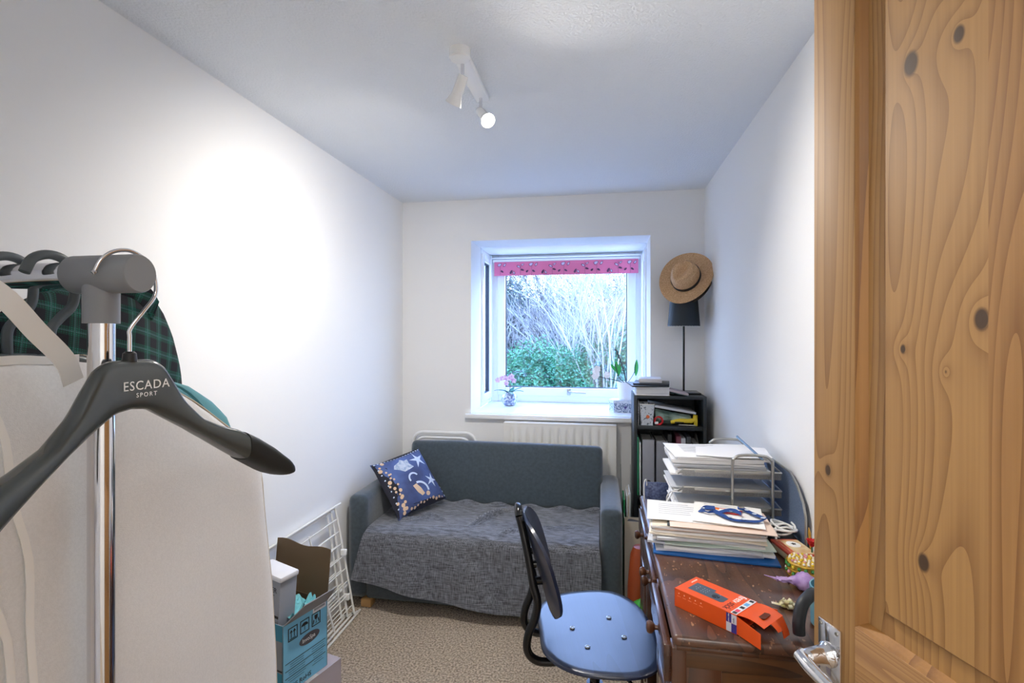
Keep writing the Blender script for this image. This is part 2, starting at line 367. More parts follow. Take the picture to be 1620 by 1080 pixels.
# ------------------------------------------------------------------ ceiling spotlight bar
sp = thing('ceiling_spotlight', 'white ceiling bar with two adjustable spotlights', 'lamp', (-.44, 1.71, HC))
MB().box((0, 0, -.012), (.052, .34, .024), .006).build('mounting_bar', GLOSSW, sp)
MB().lathe([(0, -.031), (.030, -.030), (.034, -.026), (.034, 0)], 28, Matrix.Translation((0, -.15, 0))).build('ceiling_cup', GLOSSW, sp)
BULB = mat('lit_bulb', (255, 250, 240), .5, emit=((255, 246, 230), 30))
def head(p, d, tilt_label=None):
    p = Vector(p); d = Vector(d).normalized()
    MB().tube([p, p+Vector((0, 0, -.05))], .006, 10).build('stem', CHROME, sp)
    q = p+Vector((0, 0, -.052)); Mx = Matrix.Translation(q) @ d.to_track_quat('Z', 'Y').to_matrix().to_4x4()
    h = MB().lathe([(.0, -.012), (.015, -.010), (.0165, 0), (.0175, .05), (.0185, .054), (.027, .078), (.0275, .082), (.0255, .082), (.0235, .074)], 24, Mx, cap=False).build('spot_head', GLOSSW, sp)
    MB().lathe([(.0, .070), (.0235, .074), (.0235, .0745), (.0, .077)], 24, Mx).build('bulb', BULB, h)
    return Vector(sp.location)+q+d*.086, d
for p, d in (((-.0, -.12, -.024), (-.48, .36, -.8)), ((.0, .13, -.024), (.45, -.55, -.62))):
    q, dd = head(p, d)
    l = light('spot_light', 'SPOT', q, SPOT_E, WARM, q+dd, spot_size=R(158 if p[1] < 0 else 138), spot_blend=1.0, shadow_soft_size=.03)

# ------------------------------------------------------------------ sofa, throw, cushion
sofa = thing('sofa', 'two seat slate blue fabric sofa bed below the window', 'sofa', (-.60, 2.8, 0))
SX = lambda x: x+.60
SY = lambda y: y-2.8
MB().box((SX(-.605), SY(2.815), .195), (1.20, .68, .31), .02).build('base', SOFA, sofa)
MB().box((SX(-.605), SY(2.70), .365), (1.19, .50, .07), .03, 3).build('seat_cushion', SOFA, sofa)
def pillow_box(mb, c, d, M=None, puff=.012, bev=.03, seg=4):
    bm = bmesh.new(); bmesh.ops.create_cube(bm, size=1)
    for v in bm.verts: v.co = Vector((v.co.x*d[0], v.co.y*d[1], v.co.z*d[2]))
    bmesh.ops.bevel(bm, geom=bm.edges[:], offset=bev, segments=seg, affect='EDGES', profile=.5)
    bmesh.ops.subdivide_edges(bm, edges=[e for e in bm.edges if e.calc_length() > .1], cuts=9, use_grid_fill=True)
    for v in bm.verts:
        x, y, z = v.co; q = (1-(2*x/d[0])**2)*(1-(2*z/d[2])**2); q = max(q, 0)
        v.co.y += (1 if y > 0 else -1)*puff*q + .003*noise.noise(Vector((x*6, y*3, z*5)))
        v.co.z += (1 if z > 0 else -1)*puff*.4*max(0, 1-(2*x/d[0])**2) + .003*noise.noise(Vector((x*5, 3, z*5)))
    bm.verts.index_update(); T = Matrix.Translation(c)
    if M: T = T @ M
    mb.add([v.co for v in bm.verts], [[v.index for v in f.verts] for f in bm.faces], T); bm.free(); return mb
for x in (-1.25, .045):
    pillow_box(MB(), (SX(x), SY(2.80), .306), (.105, .66, .53), puff=.004, bev=.032).build('arm', SOFA, sofa)
pillow_box(MB(), (SX(-.578), SY(3.035), .57), (1.165, .13, .36), Matrix.Rotation(R(-11), 4, 'X'), puff=.016, bev=.03).build('back_cushion', SOFA, sofa)
for x in (-1.20, -.01):
    for y in (2.50, 3.1): MB().box((SX(x), SY(y), .0205), (.055, .055, .041), .003).build('foot', OAKP, sofa)

def weave(name):
    m = bpy.data.materials.new(name); m.use_nodes = True; n = m.node_tree; L = n.links; N = n.nodes; b = N['Principled BSDF']; b.inputs['Roughness'].default_value = .9; b.inputs['Sheen Weight'].default_value = .4
    t = N.new('ShaderNodeTexCoord'); fs = []
    for s in ((26, 60, 420), (420, 420, 22)):
        mp = N.new('ShaderNodeMapping'); mp.inputs['Scale'].default_value = s; L.new(t.outputs['Object'], mp.inputs[0])
        q = N.new('ShaderNodeTexNoise'); q.inputs['Scale'].default_value = .9; q.inputs['Detail'].default_value = 3; L.new(mp.outputs[0], q.inputs[0]); fs.append(q.outputs['Fac'])
    f = math_node(N, L, 'MULTIPLY', math_node(N, L, 'ADD', *fs), .5)
    r = N.new('ShaderNodeValToRGB'); e = r.color_ramp.elements; e[0].position = .38; e[0].color = lin((46, 49, 54)); e[1].position = .68; e[1].color = lin((142, 146, 156)); L.new(f, r.inputs[0]); L.new(r.outputs[0], b.inputs['Base Color'])
    bp = N.new('ShaderNodeBump'); bp.inputs['Strength'].default_value = .6; bp.inputs['Distance'].default_value = .002; L.new(f, bp.inputs['Height']); L.new(bp.outputs[0], b.inputs['Normal'])
    return m
THROW = weave('charcoal_weave')
def throw_fn(u, v):
    # u: left..right, v: back..front..hem
    xl = -1.192; xr = -.012
    seat = .47; hemz = .17-.11*math.sin(PI*min(1, u*1.02))**.8*(.5+.5*u) if u < .93 else .10+(u-.93)*.9
    hem = .175 if u < .01 else .175-.125*(1-(1-u)**2.2)+(.10*((u-.9)/.1)**2 if u > .9 else 0)
    drop = .405-hem; tot = seat+drop; s = v*tot
    nz = noise.noise(Vector((u*3.0, v*2.6, 1.3))); n2 = noise.noise(Vector((u*9, v*5, 4.0)))
    if s < seat:
        y = 2.928-s; z = .412+.006*nz+.006*n2*max(0, math.sin(PI*s/seat))
        # folds across the seat
        for (fu, fs, ang, ln, h) in ((.50, .22, -1.1, .13, .034), (.62, .40, -.9, .05, .020), (.16, .32, -.3, .10, .020), (.24, .25, .5, .10, .018), (.80, .30, -.2, .12, .012)):
            dx = (u-fu)*1.18; dy = s-fs; a = dx*math.cos(ang)+dy*math.sin(ang); b_ = -dx*math.sin(ang)+dy*math.cos(ang)
            z += h*math.exp(-(b_/.012)**2)*math.exp(-(a/ln)**4)
        e = max(0, (s-seat+.05)/.05); z -= .010*e*e
        z += .01*math.exp(-(s/.03)**2)*(1+math.sin(u*40))
        x = xl+(xr-xl)*u
    else:
        q = s-seat; k = q/max(drop, .01)
        fold = .011*math.sin(u*23+1.5*nz)*k+.014*k*noise.noise(Vector((u*7, 2, k)))
        y = 2.458-.006-.012*min(1, q/.03)-.016*k+fold-.008; z = .402-q
        x = xl+(xr-xl)*u
        if u < .12: x -= .055*k*(1-u/.12)
        if u > .9: x += .014*k*(u-.9)/.1*(1-k)*3
        y -= .02*k*(1-u) 
    return (x, min(y, 2.925), z)
tag(MB().sheet(120, 70, throw_fn, .004).build('throw', THROW), 'charcoal flecked woven throw spread over the sofa seat and hanging down the front', 'throw')

cu = thing('cushion', 'blue square cushion printed with starfish, shells and pebbles', 'cushion', (-1.098, 2.765, .548))
CUS = mat('cushion_blue', (84, 108, 168), .75, rgb2=(58, 68, 108), scale=5, lo=.4, hi=.65, bump=(500, .3, .001))
HS = .172
def cus(u, v, side=1, off=0):
    e = (1-abs(u)**2.4)*(1-abs(v)**2.4); p = 1-.10*(1-abs(u)**1.5)*abs(v)**3; p2 = 1-.10*(1-abs(v)**1.5)*abs(u)**3
    return Vector((u*HS*p2, -side*(.062*max(e, 0)**.55+.002+off), v*HS*p))
mb = MB()
mb.sheet(28, 28, lambda a, b: cus(a*2-1, b*2-1, 1)); mb.sheet(28, 28, lambda a, b: cus(a*2-1, b*2-1, -1))
bmc = mb.build('cover', CUS, cu, ang=60)
def on_cushion(name, polys, m, off=.0012):
    q = MB()
    for poly in polys:
        cx = sum(p[0] for p in poly)/len(poly); cy = sum(p[1] for p in poly)/len(poly); n = len(poly)
        vs = [cus(cx, cy, 1, off)]; fs = []
        K = 3
        for k in range(1, K+1):
            for x, y in poly: vs.append(cus(cx+(x-cx)*k/K, cy+(y-cy)*k/K, 1, off))
        for i in range(n): fs.append((0, 1+i, 1+(i+1) % n))
        for k in range(K-1):
            for i in range(n): fs.append((1+k*n+i, 1+(k+1)*n+i, 1+(k+1)*n+(i+1) % n, 1+k*n+(i+1) % n))
        q.add(vs, fs)
    return q.build(name, m, cu, ang=60)
def star(cx, cy, r, a0=0, n=5, rin=.3): return [(cx+(r if k % 2 == 0 else r*rin)*math.cos(a0+PI*k/n), cy+(r if k % 2 == 0 else r*rin)*math.sin(a0+PI*k/n)) for k in range(2*n)]
def disc(cx, cy, r, n=10, e=1): return [(cx+r*math.cos(2*PI*k/n), cy+r*e*math.sin(2*PI*k/n)) for k in range(n)]
PRW = mat('print_white', (206, 220, 240), .8); PRC = mat('print_cream', (226, 196, 164), .8); PRD = mat('print_navy', (26, 28, 44), .8)
on_cushion('border_print', [[(-.99, -.97), (-.62, -.97), (-.60, 0), (-.62, .97), (-.99, .97)], [(-.62, -.99), (.97, -.99), (.97, -.78), (-.62, -.74)], [(-.62, .9), (.97, .9), (.97, .99), (-.62, .99)]], PRD, .0006)
on_cushion('starfish_print', [star(.52, .55, .34, .4), star(.60, -.28, .27, 1.1)], PRW, .002)
on_cushion('shell_print', [[(-.42, .62), (-.2, .7), (-.1, .8), (0, .68), (.14, .7), (.1, .5), (.2, .34), (0, .3), (-.2, .28), (-.34, .4), (-.5, .5)]], mat('print_shell', (150, 170, 196), .8, rgb2=(206, 214, 224), scale=60), .002)
arc = [(-.02+.2*math.cos(t), -.02+.2*math.sin(t)) for t in [R(200-20*k) for k in range(10)]]; arc += [(-.02+.14*math.cos(t), -.02+.14*math.sin(t)) for t in [R(20+20*k) for k in range(10)]]
arc2 = [(.0+.34*math.cos(t), -.5+.34*math.sin(t)) for t in [R(95-12*k) for k in range(10)]]; arc2 += [(.0+.27*math.cos(t), -.5+.27*math.sin(t)) for t in [R(-13+12*k) for k in range(10)]]
on_cushion('seahorse_print', [arc[i:i+2]+arc[18-i:20-i] for i in range(9)]+[arc2[i:i+2]+arc2[18-i:20-i] for i in range(9)], PRW, .002)['kind'] = 'stuff'
on_cushion('coral_print', [[(-.2, -.25), (-.05, -.22), (.05, -.4), (.12, -.62), (0, -.66), (-.12, -.5)], disc(.24, -.66, .08)], PRC, .002)
dots = [disc(-.8+rnd.uniform(-.1, .1), -.9+k*.118, rnd.uniform(.03, .07)) for k in range(16)]+[disc(-.66+rnd.uniform(-.03, .03), -.8+k*.2, rnd.uniform(.03, .06)) for k in range(7)]
on_cushion('pebble_print', dots+[disc(-.5+k*.13, -.88+rnd.uniform(-.04, .04), rnd.uniform(.025, .06)) for k in range(11)], PRC, .0024)['kind'] = 'stuff'
on_cushion('speckle_print', [disc(-.92+k*.12, .94, .035, 8, .7) for k in range(16)]+[disc(.93, -.9+k*.15, .03, 8) for k in range(4)]+[disc(-.93, -.7+k*.2, .025, 8) for k in range(8)], PRW, .0024)['kind'] = 'stuff'
ux = Vector((.135, .235, .03)).normalized(); uz = Vector((-.165, .115, .25)); uz = (uz-ux*uz.dot(ux)).normalized(); uy = uz.cross(ux)
cu.rotation_euler = Matrix((ux, uy, uz)).transposed().to_euler(); cu.location = Vector((-1.085, 2.765, .56))-uy*.015

# ------------------------------------------------------------------ radiator and folded chair behind the sofa
rad = thing('radiator', 'white fluted panel radiator on the wall under the windowsill', 'radiator', (-.263, 3.235, .25))
mb = MB(); RW, RH = .702, .60
def flute(u, v):
    x = (u-.5)*RW; ph = ((x+RW/2-.026)/.0502) % 1.0; inside = 0 if (x < -RW/2+.026 or x > RW/2-.026) else 1
    gr = math.exp(-((ph-.5)/.20)**2)*inside; e = min(1, max(0, (v-.06)/.03))*min(1, max(0, (.94-v)/.03))
    return (x, -.030-.0+.013*gr*e, v*RH)
mb.sheet(336, 30, flute, .002); mb.build('front_panel', RADW, rad)
MB().box((0, .0, RH-.004), (RW+.004, .064, .010), .003).build('top_grille', RADW, rad)
for s in (-1, 1): MB().box((s*(RW/2), 0, RH/2), (.003, .06, RH), .001).build('side_panel', RADW, rad)
MB().box((0, .026, RH/2), (RW-.02, .004, RH-.03), .001).build('back_panel', RADW, rad)
for x in (-.2, .2): MB().box((x, .041, RH/2), (.03, .027, RH*.8)).build('wall_bracket', RADW, rad)
MB().tube([(RW/2+.02, 0, .05), (RW/2+.02, 0, -.248)], .0075, 10).lathe([(.016, 0), (.018, .02), (.016, .05), (.01, .055)], 16, Matrix.Translation((RW/2+.02, 0, .05))).tube([(RW/2, 0, .05), (RW/2+.02, 0, .05)], .009, 10).build('valve', RADW, rad)
fc = thing('folding_chair', 'folded white tubular chair standing between the sofa back and the wall', 'chair', (-1.02, 3.24, 0))
def rr(w_, h0, h1, r, y, n=5):
    pts = [(-w_, y, h0), (-w_, y, h1-r)]+[(-w_+r-r*math.cos(a), y, h1-r+r*math.sin(a)) for a in [PI/2*k/n for k in range(1, n+1)]]
    return pts+[(-p[0], p[1], p[2]) for p in pts[::-1]]
MB().tube(rr(.215, .012, .765, .07, 0), .011, 10).build('frame', GLOSSW, fc)
MB().tube(rr(.185, .012, .735, .06, -.026), .009, 10).build('frame', GLOSSW, fc)
MB().sheet(12, 6, lambda u, v: (-.17+.34*u, -.026+.012*math.sin(u*7)*math.sin(PI*v), .56+.155*v-.02*math.sin(PI*u)*0), .002).build('backrest', mat('translucent_white', (226, 228, 226), .4), fc)
MB().sheet(12, 6, lambda u, v: (-.17+.34*u, -.026, .12+.38*v), .003).build('seat', GLOSSW, fc)

# ------------------------------------------------------------------ roller blind
PRINTP = mat('blind_pink', (214, 108, 142), .7)
bl = thing('roller_blind', 'pink leaf patterned roller blind pulled up at the window head', 'blind', (-.277, 3.885, 1.925))
MB().sheet(20, 8, lambda u, v: ((u-.5)*1.085, -.006+.002*math.sin(u*3), -.062+.105*v), .0015).build('fabric', PRINTP, bl)
MB().tube([(-.555, .012, .052), (.555, .012, .052)], .013, 12).box((0, .016, .074), (1.13, .05, .012), .003).box((-.565, .01, .06), (.006, .045, .045), .003).box((.565, .01, .06), (.006, .045, .045), .003).build('headrail', UPVC, bl)
lf = MB(); lw = MB(); st_ = MB()
def leafpoly(cx, cz, l, w_, a):
    pts = []
    for k in range(12):
        t = 2*PI*k/12; x = l*math.cos(t); z = w_*math.sin(t)*(1-.3*math.cos(t)); pts.append((cx+x*math.cos(a)-z*math.sin(a), cz+x*math.sin(a)+z*math.cos(a)))
    return pts
FB = Matrix(((1, 0, 0, 0), (0, 0, 1, -.0085), (0, 1, 0, 0), (0, 0, 0, 1)))
FB2 = Matrix.Translation((0, -.0008, 0)) @ FB
for i in range(5):
    x = -.5+i*.245
    for (dx, dz, l, w_, a, b) in ((.0, .022, .018, .012, .5, 1), (.04, .02, .016, .008, .9, 0), (.09, -.035, .017, .008, 1.1, 1), (.112, -.04, .014, .007, 2.0, 0), (.15, .005, .017, .008, -.5, 0), (.178, -.02, .014, .007, -.3, 1), (.18, .02, .014, .006, .6, 0), (.215, -.03, .012, .007, .7, 1), (.02, -.03, .013, .007, -.6, 1)):
        if x+dx > .53: continue
        lf.prism(leafpoly(x+dx, dz, l, w_, a), .0006, FB)
        if not b: lw.prism(leafpoly(x+dx, dz, l*.7, w_*.65, a), .0006, FB2)
        elif dz > 0: lw.prism(leafpoly(x+dx, dz, l*.8, w_*.8, a), .0006, FB2)
    for (a0, b0) in (((.0, -.06), (.01, .03)), ((.165, -.06), (.16, .03)), ((.1, -.06), (.1, -.02))):
        if x+b0[0] > .53: continue
        st_.box((x+(a0[0]+b0[0])/2, -.0087, (a0[1]+b0[1])/2), (.0016, .0006, abs(b0[1]-a0[1])))
lf.build('leaf_print', mat('print_plum', (84, 50, 78), .8), bl)['kind'] = 'stuff'; lw.build('leaf_highlight', mat('print_pale', (196, 176, 200), .8), bl)['kind'] = 'stuff'; st_.build('stem_print', mat('print_stem', (90, 60, 90), .8), bl)['kind'] = 'stuff'

# ------------------------------------------------------------------ things on the windowsill
def petal(mb, c, d, l, w_, up=(0, 0, 1), curl=0, n=6):
    d = Vector(d).normalized(); c = Vector(c); sd = d.cross(Vector(up))
    sd = sd.normalized() if sd.length > .01 else Vector((1, 0, 0)); nn = sd.cross(d)
    def f(u, v):
        q = w_*math.sin(PI*min(1, u*.93+.05))**.8*(v-.5)*2
        return c+d*l*u+sd*q+nn*(curl*l*u*u*-1+abs(v-.5)*w_*.5)
    mb.sheet(n, 2, f, .0012)
op = thing('orchid', 'small pink orchid in a round glass pot on the windowsill', 'plant', (-.668, 3.70, OZ0))
GP = mat('glass_beads_pot', (92, 110, 150), .15, rgb2=(206, 214, 224), scale=70, lo=.4, hi=.6, coat=1)
MB().lathe([(.030, 0), (.046, .008), (.058, .030), (.060, .052), (.052, .078), (.036, .096), (.034, .100), (.031, .098), (.046, .078), (.050, .06), (0, .06)], 28).build('pot', GP, op)
MB().lathe([(.0, .0605), (.047, .062), (.044, .074), (.02, .08), (0, .082)], 18).build('bark', mat('bark', (120, 104, 92), .9, rgb2=(190, 180, 170), scale=120), op)
for a, l, cz in ((2.9, .11, .55), (.3, .10, .2), (-.5, .12, .5), (3.9, .09, .3), (1.2, .08, .1), (-1.2, .09, .7)):
    q = MB(); petal(q, (0, 0, .085), (math.cos(a), math.sin(a), .75), l, .017, curl=cz, n=8); q.build('leaf', LEAF, op)
MB().tube([(0, 0, .08), (.004, 0, .15), (-.01, 0, .19), (-.05, -.01, .205), (-.085, -.01, .19)], .002, 6, 5).tube([(0, 0, .08), (.01, 0, .16), (.02, .0, .19), (.04, 0, .20)], .002, 6, 5).build('stem', mat('stem_brown', (92, 76, 70), .6), op)
for x, z in ((-.085, .185), (-.055, .20), (-.03, .205), (.0, .20), (.035, .185), (-.02, .165), (.02, .215)):
    q = MB()
    for k in range(5): a = k*2*PI/5+.3; petal(q, (x, -.012, z), (math.cos(a), -.25, math.sin(a)), .021, .010, (0, 1, 0))
    q.build('flower', FLOWER, op)
bx = thing('patterned_box', 'small silver blue patterned box on the windowsill', 'box', (.165, 3.55, OZ0), 0)
PATB = mat('silver_pattern', (112, 130, 160), .3, .3, rgb2=(214, 224, 236), scale=110, lo=.42, hi=.58)
hexp = [(-.115, 0), (-.085, -.07), (.085, -.07), (.115, 0), (.085, .07), (-.085, .07)]
MB().prism(hexp, .062).build('box_body', PATB, bx)
MB().prism([(x*1.03, y*1.03) for x, y in hexp], .018, Matrix.Translation((0, 0, .0625))).build('lid', mat('silver_lid', (196, 208, 226), .3, .2, rgb2=(228, 234, 242), scale=90), bx)
MB().prism(star(-.1, .04, .012, 0, 5, .5), .002, frame((1, 0, 0), (0, 0, 1), (.09, -.071, -.006))).build('motif', mat('motif_purple', (70, 60, 130), .6), bx)
op2 = thing('orchid', 'tall white orchid with flower spikes in a white pot on the patterned box', 'plant', (.165, 3.55, OZ0+.081))
MB().lathe([(.048, 0), (.050, .004), (.066, .115), (.068, .118), (.062, .118), (.060, .1), (0, .1)], 28).build('pot', mat('white_ceramic', (246, 247, 250), .3), op2)
MB().tube([(0, 0, .1), (-.02, 0, .2), (-.055, 0, .30), (-.07, 0, .335)], .004, 6, 5).tube([(0, .01, .1), (-.05, .0, .15), (-.075, 0, .24)], .003, 6, 5).tube([(0, 0, .1), (-.06, -.01, .125), (-.17, -.02, .15), (-.205, -.02, .175)], .003, 6, 5).tube([(.0, 0, .1), (.05, 0, .18), (.062, 0, .25)], .002, 6, 5).build('stem', mat('stem_dark', (60, 66, 60), .6), op2)
bq = MB()
for k in range(11): t = k/10; bq.lathe([(0, -.007), (.008, 0), (0, .011)], 6, Matrix.Translation((-.02-.05*t+(.006 if k % 2 else -.006), 0, .2+.135*t)))
bq.build('bud', mat('bud', (96, 104, 90), .6), op2)
for c, d, l, w_, cz in (((-.06, 0, .17), (-.1, 0, 1), .09, .014, 0), ((-.07, 0, .19), (-.5, 0, .7), .06, .01, .2), ((.062, 0, .16), (.05, 0, 1), .11, .014, 0), ((-.05, 0, .16), (.1, 0, 1), .08, .01, 0)):
    q = MB(); petal(q, c, d, l, w_, (0, 1, 0), cz); q.build('leaf', GREEN, op2)
WF = mat('white_petal', (250, 250, 252), .6)
for x, z in ((-.205, .185), (-.21, .155), (-.195, .205), (-.20, .17), (-.13, .165)):
    q = MB()
    for k in range(5): a = k*2*PI/5+.6; petal(q, (x, -.03, z), (math.cos(a), -.2, math.sin(a)), .024, .013, (0, 1, 0))
    q.build('flower', WF, op2)

# ------------------------------------------------------------------ bookcase
bc = thing('bookcase', 'narrow black brown open bookcase in the back corner', 'bookcase', (.379, 3.14, 0))
for s in (-1, 1): MB().box((s*.189, 0, .53), (.018, .28, 1.06), .001).build('side', BOOKBLK, bc)
for z in (1.051, .877, .478, .075): MB().box((0, 0 if z > 1 else .003, z), (.36, .28 if z > 1 else .27, .018 if z > 1 else .022), .001).build('shelf', BOOKBLK, bc)
MB().box((0, .137, .53), (.36, .005, 1.0)).build('back_panel', BOOKBLK, bc)
MB().box((0, -.12, .032), (.36, .016, .064)).build('plinth', BOOKBLK, bc)
# top shelf things
ht = mat('basket_white', (206, 212, 220), .5, rgb2=(70, 84, 100), scale=90, lo=.56, hi=.64)
b1 = thing('storage_basket', 'small white pierced plastic basket on the bookcase upper shelf', 'basket', (.255, 3.06, .888))
def bask(u, v):
    a = u*2*PI; w_ = .034+.011*v; c, s_ = math.cos(a), math.sin(a); q = (abs(c)**6+abs(s_)**6)**(1/6)
    return (c/q*w_, s_/q*w_*1.2, .003+.118*v)
MB().sheet(40, 6, bask, .002).box((0, 0, .002), (.066, .08, .004)).build('basket_wall', ht, b1)
MB().tube([Vector(bask(k/24, 1.0)) for k in range(24)], .0025, 6, closed=True).build('rim', WHITE, b1)
MB().prism(disc(0, 0, .010), .0015, frame((1, 0, 0), (0, 0, 1), (.004, -.047, .05))).build('sticker', mat('orange_sticker', (222, 110, 60), .6), b1)
def slab(name, label, cat, loc, size, m, rz=0, group=None, rot=None, bev=.001):
    mb_ = MB().box((0, 0, size[2]/2), size, bev); o = mb_.build(name, m); o.location = loc; o.rotation_euler = rot or (0, 0, rz)
    return tag(o, label, cat, group)
slab('notebook', 'spiral notebook standing at the edge of the upper bookcase shelf', 'notebook', (.207, 3.08, .888), (.007, .14, .14), mat('spiral_grey', (160, 164, 170), .5, rgb2=(50, 50, 54), scale=160, stretch=(.1, .1, 1)))
slab('paper_bundle', 'tilted bundle of papers in a clear sleeve above the basket', 'papers', (.40, 3.13, .975), (.25, .21, .012), PAPER3, rot=(0, R(9), 0))
pbag = thing('plastic_bag', 'crumpled clear plastic bag on the upper bookcase shelf', 'bag', (.395, 3.12, .888))
MB().sheet(16, 12, lambda u, v: (-.09+.2*u, -.03-.06*math.sin(PI*v)*(.6+.4*noise.noise(Vector((u*4, v*3, 0)))), .002+.085*v*(1-.4*u)+.006*noise.noise(Vector((u*7, v*7, 3)))), .002).build('film', mat('clear_film', (96, 124, 112), .15, rgb2=(170, 190, 180), scale=12), pbag)
redo = thing('tape_dispenser', 'round red tape dispenser beside the white basket', 'tape', (.322, 3.045, .888))
MB().tube([(.022*math.cos(a), 0, .024+.022*math.sin(a)) for a in [2*PI*k/18 for k in range(18)]], .006, 8, closed=True).build('reel', mat('red_plastic', (196, 28, 34), .4), redo)
MB().box((-.012, -.004, .012), (.02, .008, .014), .002).build('core', WHITE, redo)
yt = thing('tape_gun', 'yellow plastic tool lying on the upper bookcase shelf', 'tool', (.47, 3.05, .888))
MB().tube([(-.08, 0, .016), (-.03, 0, .026), (.02, 0, .026), (.05, 0, .034), (.056, 0, .062)], [.010, .013, .013, .014, .013], 10, 4).box((.056, 0, .02), (.02, .024, .04), .004).build('body', mat('yellow_plastic', (232, 204, 50), .4), yt)
MB().box((-.035, -.014, .018), (.05, .006, .008), .002).build('blade', BLACK, yt)
MB().tube([(-.04, -.02, .006), (-.01, -.025, .006), (.05, -.03, .006)], .004, 8).build('pen_tip', STEEL, yt)
# binders
def binder(x, w_, h, m, label, hole=True, d=.26, lean=0):
    b_ = thing('binder', label, 'binder', (x, 3.14, .4895), 0, rot=(0, lean, 0))
    MB().box((0, -.128, h/2), (w_, .004, h), .0015).box((-w_/2+.002, 0, h/2), (.003, d, h)).box((w_/2-.002, 0, h/2), (.003, d, h)).build('cover', m, b_)
    MB().box((-.004*0, .004, h/2-.004), (w_-.012, d-.03, h-.02)).build('pages', PAPER, b_)
    if hole:
        MB().lathe([(.013, 0), (.014, .002), (.010, .003), (.009, .0005), (0, .0005)], 20, Matrix.Translation((0, -.130, .075)) @ Matrix.Rotation(PI/2, 4, 'X')).build('finger_hole', BLACK, b_)
    return b_
GB = mat('binder_grey', (150, 152, 158), .5)
binder(.262, .066, .318, GB, 'grey lever arch file with a black finger hole, nearest the window')
binder(.337, .062, .312, mat('binder_grey_dark', (138, 140, 146), .5), 'darker grey lever arch file beside the one nearest the window', False)
for x, c, h, lb in ((.204, (40, 150, 100), .33, 'green card folder on the lower bookcase shelf, nearest its side'), (.216, (225, 235, 230), .30, 'thin white and green folder next to the green card folder')):
    slab('folder', lb, 'folder', (x, 3.12, .4895), (.007, .23, h), mat('folder_c', c, .5))
for x, c, h, lb in ((.381, (30, 34, 38), .35, 'black box file on the lower shelf behind the letter tray'), (.43, (110, 50, 64), .34, 'maroon folder on the lower shelf behind the letter tray'), (.455, (176, 178, 184), .33, 'pale grey folder on the lower shelf next to the maroon one'), (.485, (60, 64, 70), .34, 'charcoal folder on the lower shelf next to the wire files')):
    slab('folder', lb, 'folder', (x, 3.14, .4895), (.024 if x > .4 else .022, .24, h), mat('folder_c', c, .5))
mf = thing('magazine_file', 'pale slanted magazine file at the wall side of the lower shelf', 'file', (.53, 3.12, .4895))
MB().prism([(-.11, 0), (.12, 0), (.12, .33), (.06, .33), (-.11, .22)], .004, frame((0, 1, 0), (0, 0, 1), (-.02, 0, 0))).prism([(-.11, 0), (.12, 0), (.12, .33), (.06, .33), (-.11, .22)], .004, frame((0, 1, 0), (0, 0, 1), (.02, 0, 0))).box((0, -.108, .11), (.04, .004, .22)).box((0, 0, .002), (.04, .23, .004)).build('case', mat('file_pale', (206, 206, 204), .5), mf)
MB().box((0, .01, .15), (.028, .2, .29)).build('papers', PAPER, mf)
for i, (x, c, lb) in enumerate(((.235, (190, 150, 90), 'tan envelope on the bottom shelf of the bookcase'), (.27, (90, 80, 74), 'brown book leaning on the bottom shelf of the bookcase'), (.32, (160, 164, 168), 'grey book on the bottom shelf of the bookcase'))):
    slab('book', lb, 'book', (x, 3.12, .0865), (.024, .2, .28-.02*i), mat('low_book', c, .6))
# top of the bookcase
tb = thing('book', 'thick white paged book lying lowest on the bookcase top', 'book', (.283, 3.115, 1.0605))
MB().box((0, 0, .003), (.19, .24, .004), .001).box((0, 0, .047), (.19, .24, .003), .001).build('cover', WHITE, tb)
MB().box((.003, 0, .025), (.18, .232, .040), .0005).build('page_block', mat('page_edges', (214, 214, 212), .7, rgb2=(188, 188, 190), scale=90, stretch=(.05, .05, 5)), tb)
slab('notebook', 'black notebook lying crooked on the thick white book', 'notebook', (.262, 3.11, 1.110), (.205, .25, .008), mat('nb_black', (24, 32, 40), .4), R(5))
slab('notebook', 'slim black notebook, topmost but one on the book pile', 'notebook', (.290, 3.12, 1.1185), (.20, .22, .009), mat('nb_black2', (18, 26, 38), .4), R(-7))
tb2 = slab('book', 'pale paperback lying topmost on the book pile', 'book', (.283, 3.15, 1.128), (.13, .18, .022), mat('pale_cover', (214, 212, 214), .6), R(-4))
ob = thing('book', 'book with grey pages and a maroon spine leaning off the pile', 'book', (.375, 3.06, 1.0605), 0)
MB().box((.05, .03, .020), (.115, .17, .012), .001, rot=(0, R(13), 0)).build('page_block', mat('grey_pages', (176, 164, 168), .7), ob)
MB().box((-.003, .03, .036), (.012, .17, .022), .003, rot=(0, R(13), 0)).build('spine', mat('maroon', (104, 20, 40), .5), ob)
MB().box((.05, .03, .010), (.12, .172, .003), .001, rot=(0, R(9), 0)).build('cover', mat('teal_dark', (20, 60, 62), .5), ob)
